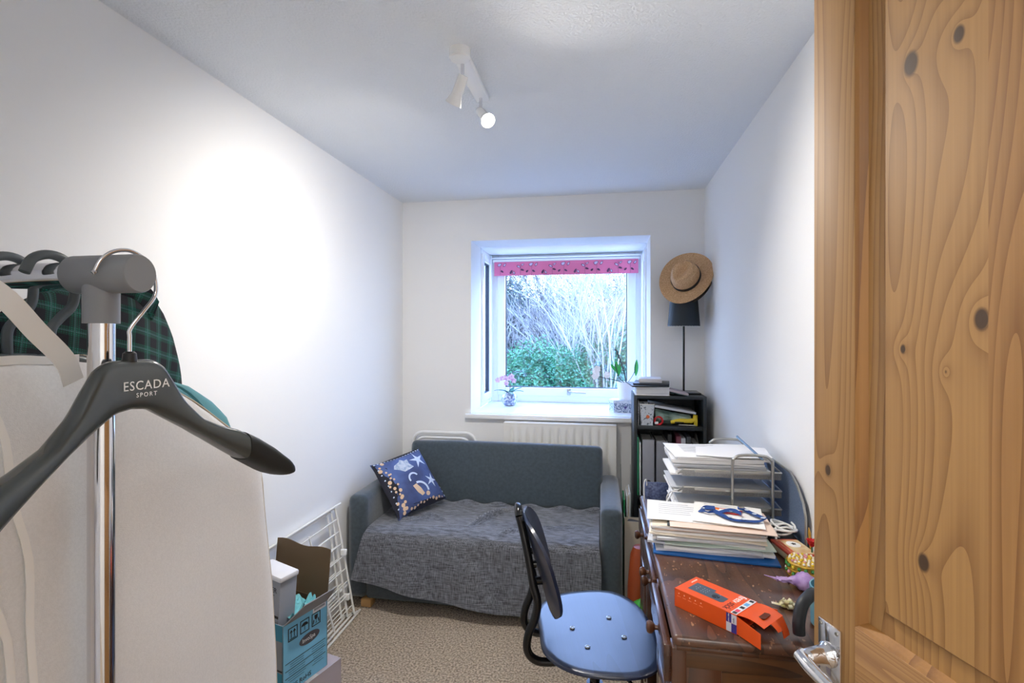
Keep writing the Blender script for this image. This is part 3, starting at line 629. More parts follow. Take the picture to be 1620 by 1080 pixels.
# table lamp
lp = thing('table_lamp', 'black lamp with a tall thin pole on the bookcase top', 'lamp', (.478, 3.16, 1.0605))
MB().box((.01, 0, .005), (.15, .16, .010), .002).build('base', TUBE, lp)
MB().tube([(0, 0, .008), (0, 0, .47)], .006, 12).build('pole', TUBE, lp)
SHADE = mat('shade_black', (24, 36, 44), .6)
MB().lathe([(.092, .395), (.078, .56), (.0765, .56), (.0905, .395), (.092, .395)], 40, cap=False).build('shade', SHADE, lp)
MB().tube([(.0905*math.cos(a), .0905*math.sin(a), .396) for a in [2*PI*k/32 for k in range(32)]], .0018, 6, closed=True).build('shade_rim', WHITE, lp)
MB().tube([(-.078, 0, .53), (.078, 0, .53)], .002, 6).tube([(0, -.078, .53), (0, .078, .53)], .002, 6).lathe([(.014, .46), (.014, .53), (.0, .535)], 12).build('shade_carrier', STEEL, lp)
# hat
STRAW = mat('straw', (214, 176, 136), .7, rgb2=(186, 146, 100), scale=160, bump=(400, .5, .001))
hat = thing('hat', 'tan straw fedora with a black band hung on the lamp shade', 'hat', (.478, 3.135, 1.715))
hz = Vector((-.36, -.87, .33)).normalized(); hy = Vector((.55, 0, .8)); hy = (hy-hz*hy.dot(hz)).normalized(); hx_ = hy.cross(hz)
hat.rotation_euler = Matrix((hx_, hy, hz)).transposed().to_euler(); hat.location = (.485, 3.11, 1.735)
hat2 = thing('hat', 'second dark edged straw hat mostly hidden under the tan fedora', 'hat', (.505, 3.15, 1.71)); hat2.rotation_euler = hat.rotation_euler; hat2.scale = (.88, .88, .88)
def brim(u, v):
    a = u*2*PI; r0 = .082; r = r0+(.158-r0)*v
    return (r*math.cos(a)*.94, r*math.sin(a)*1.04, -.0+.012*math.cos(2*a)*v*v+.010*v**3)
MB().sheet(48, 8, brim, .003).build('brim', STRAW, hat)
def crown(u, v):
    a = u*2*PI; prof = ((1.0, 0), (.97, .4), (.90, .75), (.74, .97), (.45, 1.02), (.0, .95)); k = v*5; i = min(int(k), 4); t = k-i
    r = prof[i][0]*(1-t)+prof[i+1][0]*t; z = prof[i][1]*(1-t)+prof[i+1][1]*t
    x = .083*r*math.cos(a)*.94; y = .083*r*math.sin(a)*1.04; zz = .105*z
    zz -= .022*math.exp(-(x/.022)**2)*min(1, max(0, (v-.5)*3))*1.0
    pinch = math.exp(-((y+.06)/.035)**2)*min(1, max(0, (v-.25)*2)); x *= 1-.35*pinch
    return (x, y, zz)
MB().sheet(48, 20, crown, .0025).build('crown', STRAW, hat)
for nm, fn, m_ in (('brim', brim, mat('dark_straw', (60, 52, 44), .7)), ('crown', lambda u, v: tuple(Vector(crown(u, v))*Vector((1, 1, .3)) if False else (crown(u, v)[0]*.9, crown(u, v)[1]*.9, crown(u, v)[2]*.3)), STRAW)): MB().sheet(40, 8, fn, .003).build(nm, m_, hat2)
def band(u, v):
    a = u*2*PI; return (.0855*math.cos(a)*.94, .0855*math.sin(a)*1.04, .003+.024*v)
MB().sheet(48, 2, band, .002).build('band', mat('black_ribbon', (26, 34, 40), .6), hat)

# ------------------------------------------------------------------ desk
OAK_T = wood('desk_top_wood', (96, 62, 44), (42, 24, 16), 'Y', rings=10, rough=.32, coat=.5, wear=((158, 118, 88), 50, .645), warp=1.5)
OAK_P = wood('desk_panel_wood', (98, 62, 32), (48, 28, 14), 'X', rings=12, rough=.35, coat=.4, warp=1.6)
OAK_S = wood('desk_stile_wood', (88, 50, 26), (44, 24, 12), 'Z', rings=8, rough=.3, coat=.5)
OAK_D = wood('desk_drawer_wood', (84, 50, 34), (44, 24, 16), 'Y', rings=9, rough=.26, coat=.7)
dk = thing('desk', 'old dark stained wooden desk with round drawer knobs along the wall', 'desk', (.38, 1.65, 0))
DX = lambda x: x-.38
DY = lambda y: y-1.65
MB().box((DX(.377), DY(1.652), .7375), (.450, 1.0, .025), .011, 4).build('desktop', OAK_T, dk)
MB().box((DX(.377), DY(1.652), .719), (.434, .98, .012), .004).build('top_moulding', OAK_S, dk)
def pedestal(y0, y1):
    for x in (.168, .595):
        for y in (y0+.02, y1-.02): MB().box((DX(x), DY(y), .3565), (.03, .04, .713), .002).build('post', OAK_S, dk)
    for y in (y0+.016, y1-.016):
        MB().box((DX(.38), DY(y), .40), (.40, .010, .58)).build('end_panel', OAK_P, dk)
        for z in (.085, .40, .69): MB().box((DX(.38), DY(y), z), (.398, .026, .045 if z < .6 else .04), .003).build('end_rail', OAK_P, dk)
        MB().box((DX(.22), DY(y), .39), (.075, .024, .60), .002).build('end_stile', OAK_S, dk)
        MB().box((DX(.55), DY(y), .39), (.06, .024, .60), .002).build('end_stile', OAK_S, dk)
    MB().box((DX(.588), DY((y0+y1)/2), .39), (.008, y1-y0-.05, .6)).box((DX(.38), DY((y0+y1)/2), .085), (.4, y1-y0-.05, .012)).build('back_panel', OAK_P, dk)
def drawer(y0, y1, z0, z1, x, ky):
    d = MB().box((DX(x+.009), DY((y0+y1)/2), (z0+z1)/2), (.018, y1-y0, z1-z0), .003)
    d.box((DX(x+.18), DY((y0+y1)/2), z0+.012), (.33, y1-y0-.03, .006)).box((DX(x+.18), DY(y0+.02), (z0+z1)/2), (.33, .008, z1-z0-.03)).box((DX(x+.18), DY(y1-.02), (z0+z1)/2), (.33, .008, z1-z0-.03)).box((DX(x+.345), DY((y0+y1)/2), (z0+z1)/2), (.008, y1-y0-.04, z1-z0-.03))
    d = d.build('drawer', OAK_D, dk)
    for k in ky:
        MB().lathe([(.006, 0), (.006, .006), (.009, .008), (.0145, .014), (.0155, .020), (.012, .026), (.004, .028), (0, .028)], 20, Matrix.Translation((DX(x), DY(k), (z0+z1)/2+.004)) @ Matrix.Rotation(-PI/2, 4, 'Y')).build('knob', OAK_S, d)
pedestal(1.172, 1.50); pedestal(1.80, 2.13)
drawer(1.19, 1.485, .625, .708, .137, (1.325,)); drawer(1.505, 1.795, .625, .708, .142, (1.57, 1.63)); drawer(1.815, 2.115, .625, .708, .146, (1.93,))
for (a, b) in ((1.20, 1.48), (1.83, 2.10)):
    MB().box((DX(.162), DY((a+b)/2), .355), (.016, b-a, .50), .003).build('cupboard_front', OAK_D, dk)
    MB().box((DX(.153), DY((a+b)/2), .355), (.006, b-a-.10, .38), .003).build('raised_panel', OAK_D, dk)
MB().box((DX(.588), DY(1.65), .66), (.01, .3, .1)).build('apron', OAK_P, dk)

# ------------------------------------------------------------------ swivel chair
ch = thing('swivel_chair', 'black framed swivel chair with a flat plywood seat at the desk', 'chair', (-.022, 1.648, 0), R(12))
seat = []
for k in range(64):
    a = 2*PI*k/64; c, s_ = math.cos(a), math.sin(a); e = 2.7
    q = (abs(c)**e+abs(s_)**e)**(-1/e); x = .187*q*c; y = .236*q*s_*(1+.10*c)
    if c < -.9: x += .010*((-c-.9)/.1)
    seat.append((x, y))
mb = MB(); n = len(seat)
rings_ = [(1.0, -.001), (.995, .004), (.98, .006)]
vs = []; fs = []
for sc2, z in [(.975, -.007), (1.0, -.004), (1.0, .003), (.985, .006), (.9, .0058), (.7, .0045), (.4, .003)]:
    vs += [(x*sc2, y*sc2, .468+z) for x, y in seat]
for i in range(6):
    for k in range(n): fs.append((i*n+k, i*n+(k+1) % n, (i+1)*n+(k+1) % n, (i+1)*n+k))
fs += [tuple(range(n))[::-1], tuple(6*n+k for k in range(n))]
mb.add(vs, fs).build('seat', BLUEBLK, ch, ang=50)
def cl(X, Y):  # world to chair local
    v = Matrix.Rotation(-R(12), 4, 'Z') @ Vector((X+.028, Y-1.648, 0)); return v.x, v.y
for X, Y in ((-.098, 1.635), (.017, 1.716), (-.048, 1.543), (.062, 1.612)):
    x, y = cl(X, Y)
    MB().lathe([(.0085, 0), (.008, .0015), (.0045, .0022), (.004, .001), (0, .001)], 16, Matrix.Translation((x, y, .4732))).build('bolt', STEEL, ch)
prof = [(-.258, .842), (-.247, .80), (-.230, .72), (-.218, .65), (-.205, .60), (-.212, .55), (-.232, .50), (-.236, .455), (-.215, .425), (-.17, .415), (-.06, .425)]
PX = [(x+.028-.012, z) for x, z in prof]
tb_ = MB()
for s in (-1, 1): tb_.tube([(x, s*(.075 if z < .6 else .075-.045*(z-.6)/.25), z) for x, z in PX], .0125, 12, 5)
x0, z0 = PX[0]
tb_.tube([(x0, -.034, z0), (x0-.002, -.024, z0+.012), (x0-.002, .0, z0+.017), (x0-.002, .024, z0+.012), (x0, .034, z0)], .0125, 12, 4)
tb_.build('back_tube', TUBE, ch)
def backp(u, v):
    # v bottom..top, u side to side
    w_ = .175*math.sin(PI*(.12+.76*v))**.55*(1-.25*v) if 0 <= v <= 1 else 0
    w_ = .165*(1-abs(2*v-1)**3.2)**.45
    y = (u-.5)*2*w_; z = .545+.30*v
    x = -.150-.085*v+.040*(y/.165)**2+.012
    return (x, y, z)
MB().sheet(24, 24, backp, .010).build('backrest', BLUEBLK, ch, ang=50)
MB().tube([(-.222, -.05, .70), (-.190, -.05, .70)], .011, 10).tube([(-.222, .05, .70), (-.19, .05, .70)], .011, 10).tube([(-.205, -.055, .65), (-.172, -.05, .65)], .012, 10).build('bracket', TUBE, ch)['kind'] = 'stuff'
MB().tube([(0, 0, .10), (0, 0, .30)], .026, 16).tube([(0, 0, .28), (0, 0, .44)], .016, 16).box((0, 0, .445), (.17, .16, .022), .004).build('gas_column', TUBE, ch)
MB().tube([(.0, -.05, .438), (.06, -.16, .42), (.08, -.2, .40)], .005, 8, 4).build('height_lever', TUBE, ch)
for k in range(5):
    a = R(72*k+50); c, s_ = math.cos(a), math.sin(a)
    lg = MB().tube([(0, 0, .10), (c*.12, s_*.12, .092), (c*.24, s_*.24, .078)], [.02, .013], 10).build('leg', TUBE, ch)
    MB().lathe([(.023, -.010), (.025, 0), (.023, .010)], 16, Matrix.Translation((c*.24, s_*.24, .026)) @ Matrix.Rotation(a, 4, 'Z') @ Matrix.Rotation(PI/2, 4, 'X')).tube([(c*.24, s_*.24, .04), (c*.24, s_*.24, .08)], .008, 8).build('caster', BLACK, lg)

# ------------------------------------------------------------------ things on the desk
def paper(name, label, cat, loc, w_, d_, th, m, rz=0, group=None, curl=.003, seed=0, rot=None):
    def f(u, v):
        return ((u-.5)*w_, (v-.5)*d_, th+curl*noise.noise(Vector((u*2.2, v*2.2, seed*3.7)))*((2*u-1)**2+(2*v-1)**2)*.8+curl*.0)
    o = MB().sheet(8, 6, f, th).build(name, m); o.location = loc; o.rotation_euler = rot or (0, 0, rz); return tag(o, label, cat, group)
LINES = mat('printed_sheet', (236, 236, 238), .8)
def print_lines(o, w_, d_, z, n=9, x0=-.35, x1=.2, y0=.3, y1=-.2, m=None):
    q = MB()
    for k in range(n):
        a = y0+(y1-y0)*k/(n-1); xe = x0+(x1-x0)*rnd.uniform(.5, 1)
        q.box((w_*(x0+xe)/2, d_*a, z), (w_*(xe-x0), .0016, .0003))
    p = q.build('printed_lines', m or mat('faint_ink', (150, 150, 158), .8), o); p['kind'] = 'stuff'; return p
z = .7505
fo = slab('folder', 'blue card folder lying lowest under the paper pile on the desk', 'folder', (.335, 1.675, z), (.345, .235, .006), mat('blue_card', (28, 96, 168), .4), R(-6)); z += .0065
G = 'papers piled on the desk'
mats = [PAPER3, PAPER, PAPER3, mat('sheet_green', (210, 226, 214), .8), PAPER, PAPER3, PAPER2, PAPER, PINK, PAPER, PAPER2]
PL = ['grey sheets lying directly on the blue folder in the desk paper pile', 'white papers second from the bottom of the desk paper pile', 'grey papers third from the bottom of the desk paper pile', 'thin pale green sheet low in the desk paper pile', 'white papers just above the pale green sheet in the desk pile', 'grey papers halfway up the desk paper pile', 'cream sheet just above the middle of the desk paper pile', 'white papers above the cream sheet in the desk pile', 'pinkish envelope below the dark booklet in the desk pile', 'white papers just below the upper cream sheet in the desk pile', 'cream sheet directly beneath the dark booklet in the desk pile']
for i in range(11):
    th = [.007, .008, .006, .003, .008, .007, .004, .006, .003, .006, .002][i]
    o = paper('paper_bundle', PL[i], 'papers', (.325+rnd.uniform(-.018, .018), 1.683+rnd.uniform(-.006, .010), z), rnd.uniform(.295, .325), rnd.uniform(.205, .222), th, mats[i], R(rnd.uniform(-9, -1)), G, .0035, i)
    z += th+.0014
dark = slab('booklet', 'thin dark booklet caught in the middle of the paper pile', 'booklet', (.34, 1.668, z), (.27, .2, .003), mat('dark_cover', (60, 66, 66), .5), R(-8)); z += .0036
en = paper('envelope', 'cream pink envelope near the top of the paper pile', 'envelope', (.352, 1.655, z), .29, .195, .002, PINK, R(-5), seed=20, curl=.002); z += .0034
tp = paper('letter', 'white letter lying topmost on the paper pile at its chair end', 'letter', (.262, 1.70, z), .235, .185, .0015, PAPER, R(-5), seed=31, curl=.002); print_lines(tp, .235, .185, .0034, 6)
tp2 = paper('letter', 'white letter lying beneath the lanyard on the paper pile', 'letter', (.385, 1.685, z+.0042), .20, .19, .0012, mat('letter_white', (242, 240, 236), .8), R(-12), seed=41, curl=.001); print_lines(tp2, .20, .19, .0030, 5, y0=.4, y1=.1)
zt = z+.0078
# lanyard
LB = mat('lanyard_blue', (28, 70, 140), .6)
ly = thing('lanyard', 'blue woven lanyard with round white emblems curled on the paper pile', 'lanyard', (.385, 1.66, zt))
path = [(-.030, .058, .005), (-.066, .052, .005), (-.080, .030, .005), (-.064, .014, .005), (-.040, .024, .006), (-.026, .004, .005), (-.012, -.022, .004), (.006, -.040, .004), (.030, -.042, .004), (.062, -.042, .004), (.088, -.034, .005), (.094, -.012, .004), (.078, .012, .005), (.068, .036, .004), (.055, .058, .005), (.040, .066, .006)]
wds = [(0, 1, .3), (.5, .8, .8), (1, 0, .7), (.3, -.9, .3), (.5, .8, .3), (.9, .4, .1), (.9, .4, 0), (.4, 1, .0), (0, 1, .0), (.1, 1, .0), (.7, .7, .1), (1, .2, 0), (1, .4, .1), (1, .3, 0), (.8, .6, .1), (.2, 1, .2)]
MB().ribbon(path, wds, .017, .0014, 8).build('strap', LB, ly, ang=60)
MB().ribbon([(-.028, .012, .006), (0, .030, .009), (.022, .028, .010), (.036, .006, .008)], (.3, 1, .3), .016, .0014, 6).build('strap', LB, ly, ang=60)
for (x, y, zz) in ((-.070, .043, .0145), (.012, .030, .018), (-.004, -.028, .0125), (.030, -.041, .0105), (.075, .012, .0120), (.091, -.020, .0115), (.062, .046, .0125)):
    MB().lathe([(.0068, 0), (.0068, .0006)], 16, Matrix.Translation((x, y, .0078))).build('emblem', mat('emblem_white', (200, 214, 232), .6), ly)
MB().box((.048, .052, .014), (.016, .010, .006), .002).build('clip', STEEL, ly)
cdh = thing('id_card', 'red and white card lying against the blue lanyard', 'card', (.388, 1.705, zt), R(-18))
MB().box((0, 0, .0012), (.085, .040, .0016), .0005).build('card', mat('card_red', (206, 30, 36), .4), cdh)
MB().box((0, .0, .0022), (.074, .024, .0004)).build('label_print', WHITE, cdh); MB().box((-.03, .004, .0026), (.014, .014, .0004)).build('logo_print', mat('card_orange', (240, 130, 40), .5), cdh)
# letter tray
TM = mat('tray_mesh', (170, 170, 166), .35, .7)
lt = thing('letter_tray', 'three tier silver mesh letter tray full of papers', 'letter tray', (.43, 1.945, .7505))
for y in (-.135, .135):
    x0, x1 = (.0, .125) if y < 0 else (-.02, .105)
    MB().tube([(x0, y, 0), (x0, y, .215), (x0+.006, y, .24), (x0+.028, y, .252), (x1-.028, y, .252), (x1-.006, y, .24), (x1, y, .215), (x1, y, 0)], .0048, 10, 5).build('upright', STEEL, lt)
MB().tube([(-.02, -.135, .006), (-.02, .135, .006)], .004, 8).tube([(.12, -.135, .006), (.12, .135, .006)], .004, 8).build('foot_rail', STEEL, lt)
for k, zz in enumerate((.075, .135, .195)):
    t = MB()
    t.tube([(-.155, -.125, zz), (.155, -.125, zz), (.16, 0, zz), (.155, .125, zz), (-.155, .125, zz)], .0035, 8).box((0, -.128, zz-.003), (.24, .003, .012), .001).box((0, .128, zz-.003), (.24, .003, .012), .001)
    t.tube([(-.155, -.125, zz), (-.172, -.105, zz-.022), (-.172, .105, zz-.022), (-.155, .125, zz)], .003, 8)
    tr = t.build('tray_rim', TM, lt)
    g = MB().box((0, 0, zz-.026), (.32, .22, .0015))
    for s in (-1, 1):
        g.add([(-.16, s*.11, zz-.026), (.16, s*.11, zz-.026), (.155, s*.125, zz), (-.155, s*.125, zz)], [(0, 1, 2, 3)])
    g.build('tray_mesh', mat('mesh_sheet', (140, 142, 144), .4, .5, rgb2=(190, 190, 190), scale=500), lt)
    G2 = ('papers in the bottom letter tray', 'papers in the middle letter tray', 'papers in the top letter tray')[k]
    zb = .7505+zz-.0245
    for i in range((4, 4, 8)[k]):
        th = (.004, .004, .0065)[k]
        paper('paper_bundle', 'paper bundle in the %s mesh tray, %s of its stack' % (('bottom', 'middle', 'top')[k], (('lowest', 'second up', 'third up', 'topmost') if k < 2 else ('lowest', 'second up', 'third up', 'fourth up', 'fifth up', 'sixth up', 'seventh up', 'topmost'))[i]), 'papers', (.43+rnd.uniform(-.045, -.01)-(.012 if k == 2 else 0), 1.945+rnd.uniform(-.004, .004), zb), .30, .21, th, rnd.choice([PAPER, PAPER3, PAPER]), R(rnd.uniform(-1.5, 1.5)), G2, .003, i+10*k)
        zb += th+.0012
    if k == 2:
        pp = paper('letter', 'white printed letter lying topmost in the top mesh tray', 'letter', (.395, 1.95, zb+.001), .31, .225, .0015, PAPER, R(4), seed=77, curl=.006); print_lines(pp, .31, .2, .0052, 9, y0=.35, y1=-.2)
        paper('paper_sheet', 'stray sheet sticking out towards the wall from the top mesh tray', 'papers', (.455, 1.935, zb+.0075), .24, .215, .0012, LINES, R(-9), seed=88, curl=.008)
        pen = thing('pen', 'silver blue pen leaning on the wire loop of the letter tray', 'pen', (.50, 1.87, zb+.012), 0)
        MB().tube([(-.03, .05, .05), (.02, -.06, .0)], .0042, 8).tube([(.02, -.06, 0), (.024, -.068, -.004)], [.004, .001], 8).build('barrel', mat('pen_blue', (130, 160, 196), .2, .5), pen)
nv = thing('file_rack', 'navy folder standing in a white wire rack at the far end of the desk', 'rack', (.215, 2.10, .7505))
MB().box((0, 0, .035), (.09, .012, .066), .002, rot=(R(-12), 0, 0)).build('folder', mat('navy_print', (44, 56, 96), .5, rgb2=(90, 104, 140), scale=120), nv)
for x in (-.05, .045): MB().tube([(x, -.02, 0), (x, -.022, .07), (x+.01, -.01, .076), (x+.012, .02, 0)], .0022, 8, 4).build('wire', GLOSSW, nv)
wr = thing('wire_rack', 'bent white wire stand at the left end of the letter tray', 'rack', (.245, 1.93, .7505))
MB().tube([(.0, -.05, 0), (-.02, -.05, .05), (.0, -.03, .085), (.014, .03, .085), (-.005, .05, .05), (.0, .05, 0)], .003, 8, 5).build('wire', GLOSSW, wr)
dv = thing('mesh_divider', 'grey mesh panel with a curved wire edge standing by the wall', 'divider', (.605, 1.88, .7505))
dpoly = [(-.21, 0), (-.21, .10), (-.19, .14), (-.14, .18), (-.08, .205), (.22, .205), (.22, 0)]
MB().prism(dpoly, .002, frame((0, 1, 0), (0, 0, 1), (-.001, 0, 0))).build('mesh', mat('mesh_blue', (98, 114, 142), .45, .3, rgb2=(130, 148, 176), scale=500), dv)
MB().tube([(0, y, zz) for y, zz in dpoly], .004, 8, closed=True).build('wire_edge', STEEL, dv)
cb = thing('cable', 'coiled white cable lying on a black adapter by the wall', 'cable', (.562, 1.745, .7505))
MB().tube([(.034*math.cos(a)*(1+.2*math.sin(a*.7)), .05*math.sin(a)*(1+.15*math.cos(a*.5)), .034+.006*math.sin(a*1.3)+.001*a) for a in [.45*k for k in range(44)]], .0032, 8, 3).build('lead', WHITE, cb)
MB().tube([(-.02, -.03, .05), (0, -.04, .058), (.02, -.03, .05), (.01, -.01, .058), (-.015, -.01, .052), (-.03, -.035, .045), (-.035, -.06, .02)], .0032, 8, 4).build('lead', WHITE, cb)
ad = thing('power_adapter', 'black power adapter lying under the coiled white cable', 'adapter', (.56, 1.742, .7505))
MB().box((0, 0, .012), (.07, .10, .024), .004).build('housing', BLACK, ad); MB().lathe([(.006, 0), (.005, .001)], 12, Matrix.Translation((-.02, -.03, .0241))).build('indicator', WHITE, ad)
tn = thing('tin', 'red and cream lidded tin between the paper pile and the beaded box', 'tin', (.556, 1.628, .7505), R(10))
MB().box((0, 0, .012), (.078, .112, .024), .008, 3).build('tin_body', mat('tin_cream', (220, 206, 170), .4), tn)
MB().box((0, 0, .0255), (.082, .116, .008), .0035, 2).build('lid', mat('tin_red', (196, 74, 48), .4), tn)
MB().box((0.004, -.004, .030), (.066, .098, .0012)).build('lid_print', mat('tin_face', (226, 208, 166), .5, rgb2=(206, 160, 110), scale=40), tn)
MB().prism(disc(.006, .012, .019, 20, 1.15), .0008, Matrix.Translation((0, 0, .0306))).build('oval_print', WHITE, tn); MB().prism(star(.008, .014, .008, .3, 5, .6), .0006, Matrix.Translation((0, 0, .0314))).build('figure_print', INK, tn)
MB().box((-.024, .0, .0309), (.008, .08, .0006)).build('band_print', mat('tin_band', (206, 90, 60), .5), tn)
bb = thing('trinket_box', 'round gold wire trinket box set with white and green beads', 'box', (.545, 1.508, .7505))
GW = mat('gold_wire', (214, 176, 70), .3, .9)
MB().lathe([(.0, 0), (.043, 0), (.044, .018), (.043, .036), (.041, .038), (0, .040)], 28).build('box_body', mat('gold_fabric', (196, 160, 60), .5), bb)
for zz in (.003, .019, .036): MB().tube([(.046*math.cos(a), .046*math.sin(a), zz) for a in [2*PI*k/28 for k in range(28)]], .0015, 6, closed=True).build('wire_band', GW, bb)
bmats = [mat('bead_white', (240, 236, 220), .2), mat('bead_green', (70, 150, 80), .2), mat('bead_pink', (226, 160, 180), .2), mat('bead_yellow', (236, 206, 60), .2)]
def bead(mb_, p, r): mb_.lathe([(0, -r), (r*.7, -r*.7), (r, 0), (r*.7, r*.7), (0, r)], 8, Matrix.Translation(p))
cnt = 0
for rr_, nn in ((.0, 1), (.010, 6), (.020, 12), (.030, 17), (.038, 22)):
    for k in range(nn):
        a = 2*PI*k/nn+rr_*30; q = MB(); bead(q, (rr_*math.cos(a), rr_*math.sin(a), .0415), .0036); q.build('bead', bmats[0 if cnt % 3 == 0 else (3 if cnt % 3 == 1 else (0 if cnt % 2 else 2))], bb); cnt += 1
for zz in (.011, .028):
    for k in range(18):
        a = 2*PI*k/18+zz*20; q = MB(); bead(q, (.0455*math.cos(a), .0455*math.sin(a), zz), .005); q.build('bead', bmats[(k+int(zz*100)) % 4 if k % 2 else 1], bb)
pm = thing('organza_pouch', 'small purple twisted organza pouch lying beside the trinket box', 'pouch', (.497, 1.425, .7505), R(-6))
PUR = mat('organza_purple', (150, 116, 178), .5, rgb2=(196, 166, 216), scale=50)
def pouch(u, v):
    a = v*2*PI; x = -.05+.105*u; r = .004+.020*math.exp(-((u-.62)/.22)**2)+.004*abs(noise.noise(Vector((u*9, math.cos(a)*2, math.sin(a)*2))))*2
    return (x, r*1.2*math.cos(a), .0185+max(-.018, r*.85*math.sin(a)))
MB().sheet(30, 18, pouch).build('pouch_body', PUR, pm, ang=60)
MB().tube([(-.05, 0, .018), (-.065, .004, .020), (-.078, .006, .022)], [.004, .0015, .001], 8, 3).build('drawstring', PUR, pm)
MB().sheet(10, 4, lambda u, v: (.05+.03*v, -.02+.04*u, .012+.01*math.sin(u*18)*v), .001).build('frill', PUR, pm)
gb = thing('gift_bow', 'small pale gold gift bow on the desktop', 'bow', (.437, 1.318, .7505))
GF = mat('bow_foil', (206, 200, 140), .3, .3, rgb2=(238, 226, 200), scale=60)
for k in range(11):
    a = k*2.4; l = .019 if k < 7 else .012; zz = .002 if k < 7 else .009; c, s_ = math.cos(a), math.sin(a)
    q = MB().ribbon([(0, 0, zz), (c*l*.6, s_*l*.6, zz+.012), (c*l, s_*l, zz+.006), (c*l*.6, s_*l*.6, zz+.001), (0, 0, zz+.001)], (-s_, c, 0), .009, .0006, 3); q.build('loop', GF, gb, ang=60)
MB().ribbon([(0, 0, .003), (-.018, .004, .005), (-.032, .012, .004)], (.2, 1, .2), .007, .0006, 3).build('tail', GF, gb)
rf = thing('silk_flower', 'red artificial flower with a yellow pencil by the wall', 'flower', (.598, 1.555, .7505))
rf.location = (.592, 1.59, .7505)
for k in range(9):
    a = k*.7; q = MB(); petal(q, (.0, .0, .045), (math.cos(a)*.6, math.sin(a)*.6, .8), .026, .010); q.build('petal', mat('petal_red', (206, 30, 36), .5), rf)
MB().tube([(0, 0, 0), (0, 0, .045)], .002, 6).build('stem', LEAF, rf)
pc = thing('pencil', 'yellow pencil standing by the wall next to the red flower', 'pencil', (.604, 1.62, .7505))
MB().tube([(0, 0, 0), (-.006, .004, .075)], .0035, 6).tube([(-.006, .004, .075), (-.0075, .005, .09)], [.0035, .0005], 6).build('barrel', mat('pencil_yellow', (206, 160, 60), .4), pc)
mg = thing('mug', 'teal mug with a thick black handle, half hidden behind the door', 'mug', (.508, 1.245, .7505))
MB().lathe([(.034, 0), (.045, .006), (.047, .09), (.044, .09), (.042, .01), (0, .008)], 32).build('mug_body', mat('teal_glaze', (96, 152, 172), .25), mg)
MB().tube([(-.040, -.012, .076), (-.052, -.022, .082), (-.080, -.046, .070), (-.092, -.058, .038), (-.092, -.060, .012)], .0125, 14, 5).build('handle', mat('rubber_black', (34, 38, 44), .45), mg)
# orange carton
OR = mat('carton_orange', (226, 84, 22), .35); ORI = mat('carton_inside', (214, 214, 216), .7)
oc = thing('carton', 'orange carton with its end flaps torn open on the near end of the desk', 'box', (.173, 1.283, .7505), R(-42.1))
LX, LY, LZ = .155, .092, .042
mb = MB()
for c, d in (((LX/2, LY/2, .0006), (LX, LY, .0012)), ((LX/2, LY/2, LZ), (LX, LY, .0012)), ((LX/2, .0006, LZ/2), (LX, .0012, LZ)), ((LX/2, LY-.0006, LZ/2), (LX, .0012, LZ)), ((.0006, LY/2, LZ/2), (.0012, LY, LZ))): mb.box(c, d)
mb.build('carton_body', OR, oc)
fl = MB().sheet(10, 4, lambda u, v: (LX+.058*u, .004+(LY-.008)*v, LZ-.004*u+.005*math.sin(PI*u)), .0008).build('top_flap', OR, oc)
MB().prism([(LX+.034, .030), (LX+.042, .026), (LX+.047, .030), (LX+.047, .056), (LX+.042, .060), (LX+.034, .056)], .0006, Matrix.Translation((0, 0, LZ+.0022))).build('hand_slot', mat('slot_dark', (90, 36, 14), .8), fl)
MB().sheet(6, 8, lambda u, v: (LX+.058+.016*math.sin(u*1.3), .034+.052*v, LZ-.004-.034*u*(1.0 if v > .45 else .35+.2*v)), .0008).build('torn_tab', OR, oc)
MB().sheet(8, 4, lambda u, v: (LX+.060*u, .001-.016*u, .002+(LZ-.004-.006*u)*v), .0008).build('side_flap', OR, oc)
MB().sheet(8, 4, lambda u, v: (LX+.040*u, LY-.001+.012*u, .002+(LZ-.006)*v), .0008).build('side_flap', OR, oc)
MB().prism([(.020, .024), (.103, .024), (.108, .030), (.108, .052), (.070, .056), (.070, .066), (.020, .066)], .0003, Matrix.Translation((.0, 0, LZ+.0007))).build('remote_print', mat('print_remote', (70, 82, 96), .5), oc)
MB().prism(disc(.084, .039, .009, 20), .0003, Matrix.Translation((0, 0, LZ+.0011))).build('button_ring_print', mat('print_ring', (30, 36, 44), .5), oc)
bt = MB()
for x in (.030, .036, .048, .054, .060, .088):
    for y in (.036, .044, .052):
        if x in (.030,) and y != .044: continue
        bt.prism(disc(x, y, .0013, 8), .0003, Matrix.Translation((0, 0, LZ+.0011)))
bt.build('button_print', mat('print_button', (150, 160, 170), .6), oc)['kind'] = 'stuff'
TOP = Matrix.Translation((0, 0, LZ+.0008))
text('lettering', 'firetv', .0245, WHITE, oc, TOP @ Matrix.Translation((.1175, LY-.003, 0)) @ Matrix.Rotation(-PI/2, 4, 'Z'), xs=.78)
text('lettering', 'stick', .0245, mat('print_dark', (60, 30, 40), .6), oc, TOP @ Matrix.Translation((.1175, LY-.049, 0)) @ Matrix.Rotation(-PI/2, 4, 'Z'), xs=.78)
text('lettering', 'amazon', .008, WHITE, oc, TOP @ Matrix.Translation((.008, LY-.012, 0)) @ Matrix.Rotation(-PI/2, 4, 'Z'))
VIO = mat('print_violet', (58, 48, 130), .5)
MB().box((.147, LY/2, LZ+.0008), (.014, LY-.004, .0003)).build('band_print', mat('print_band', (212, 216, 220), .5), oc)
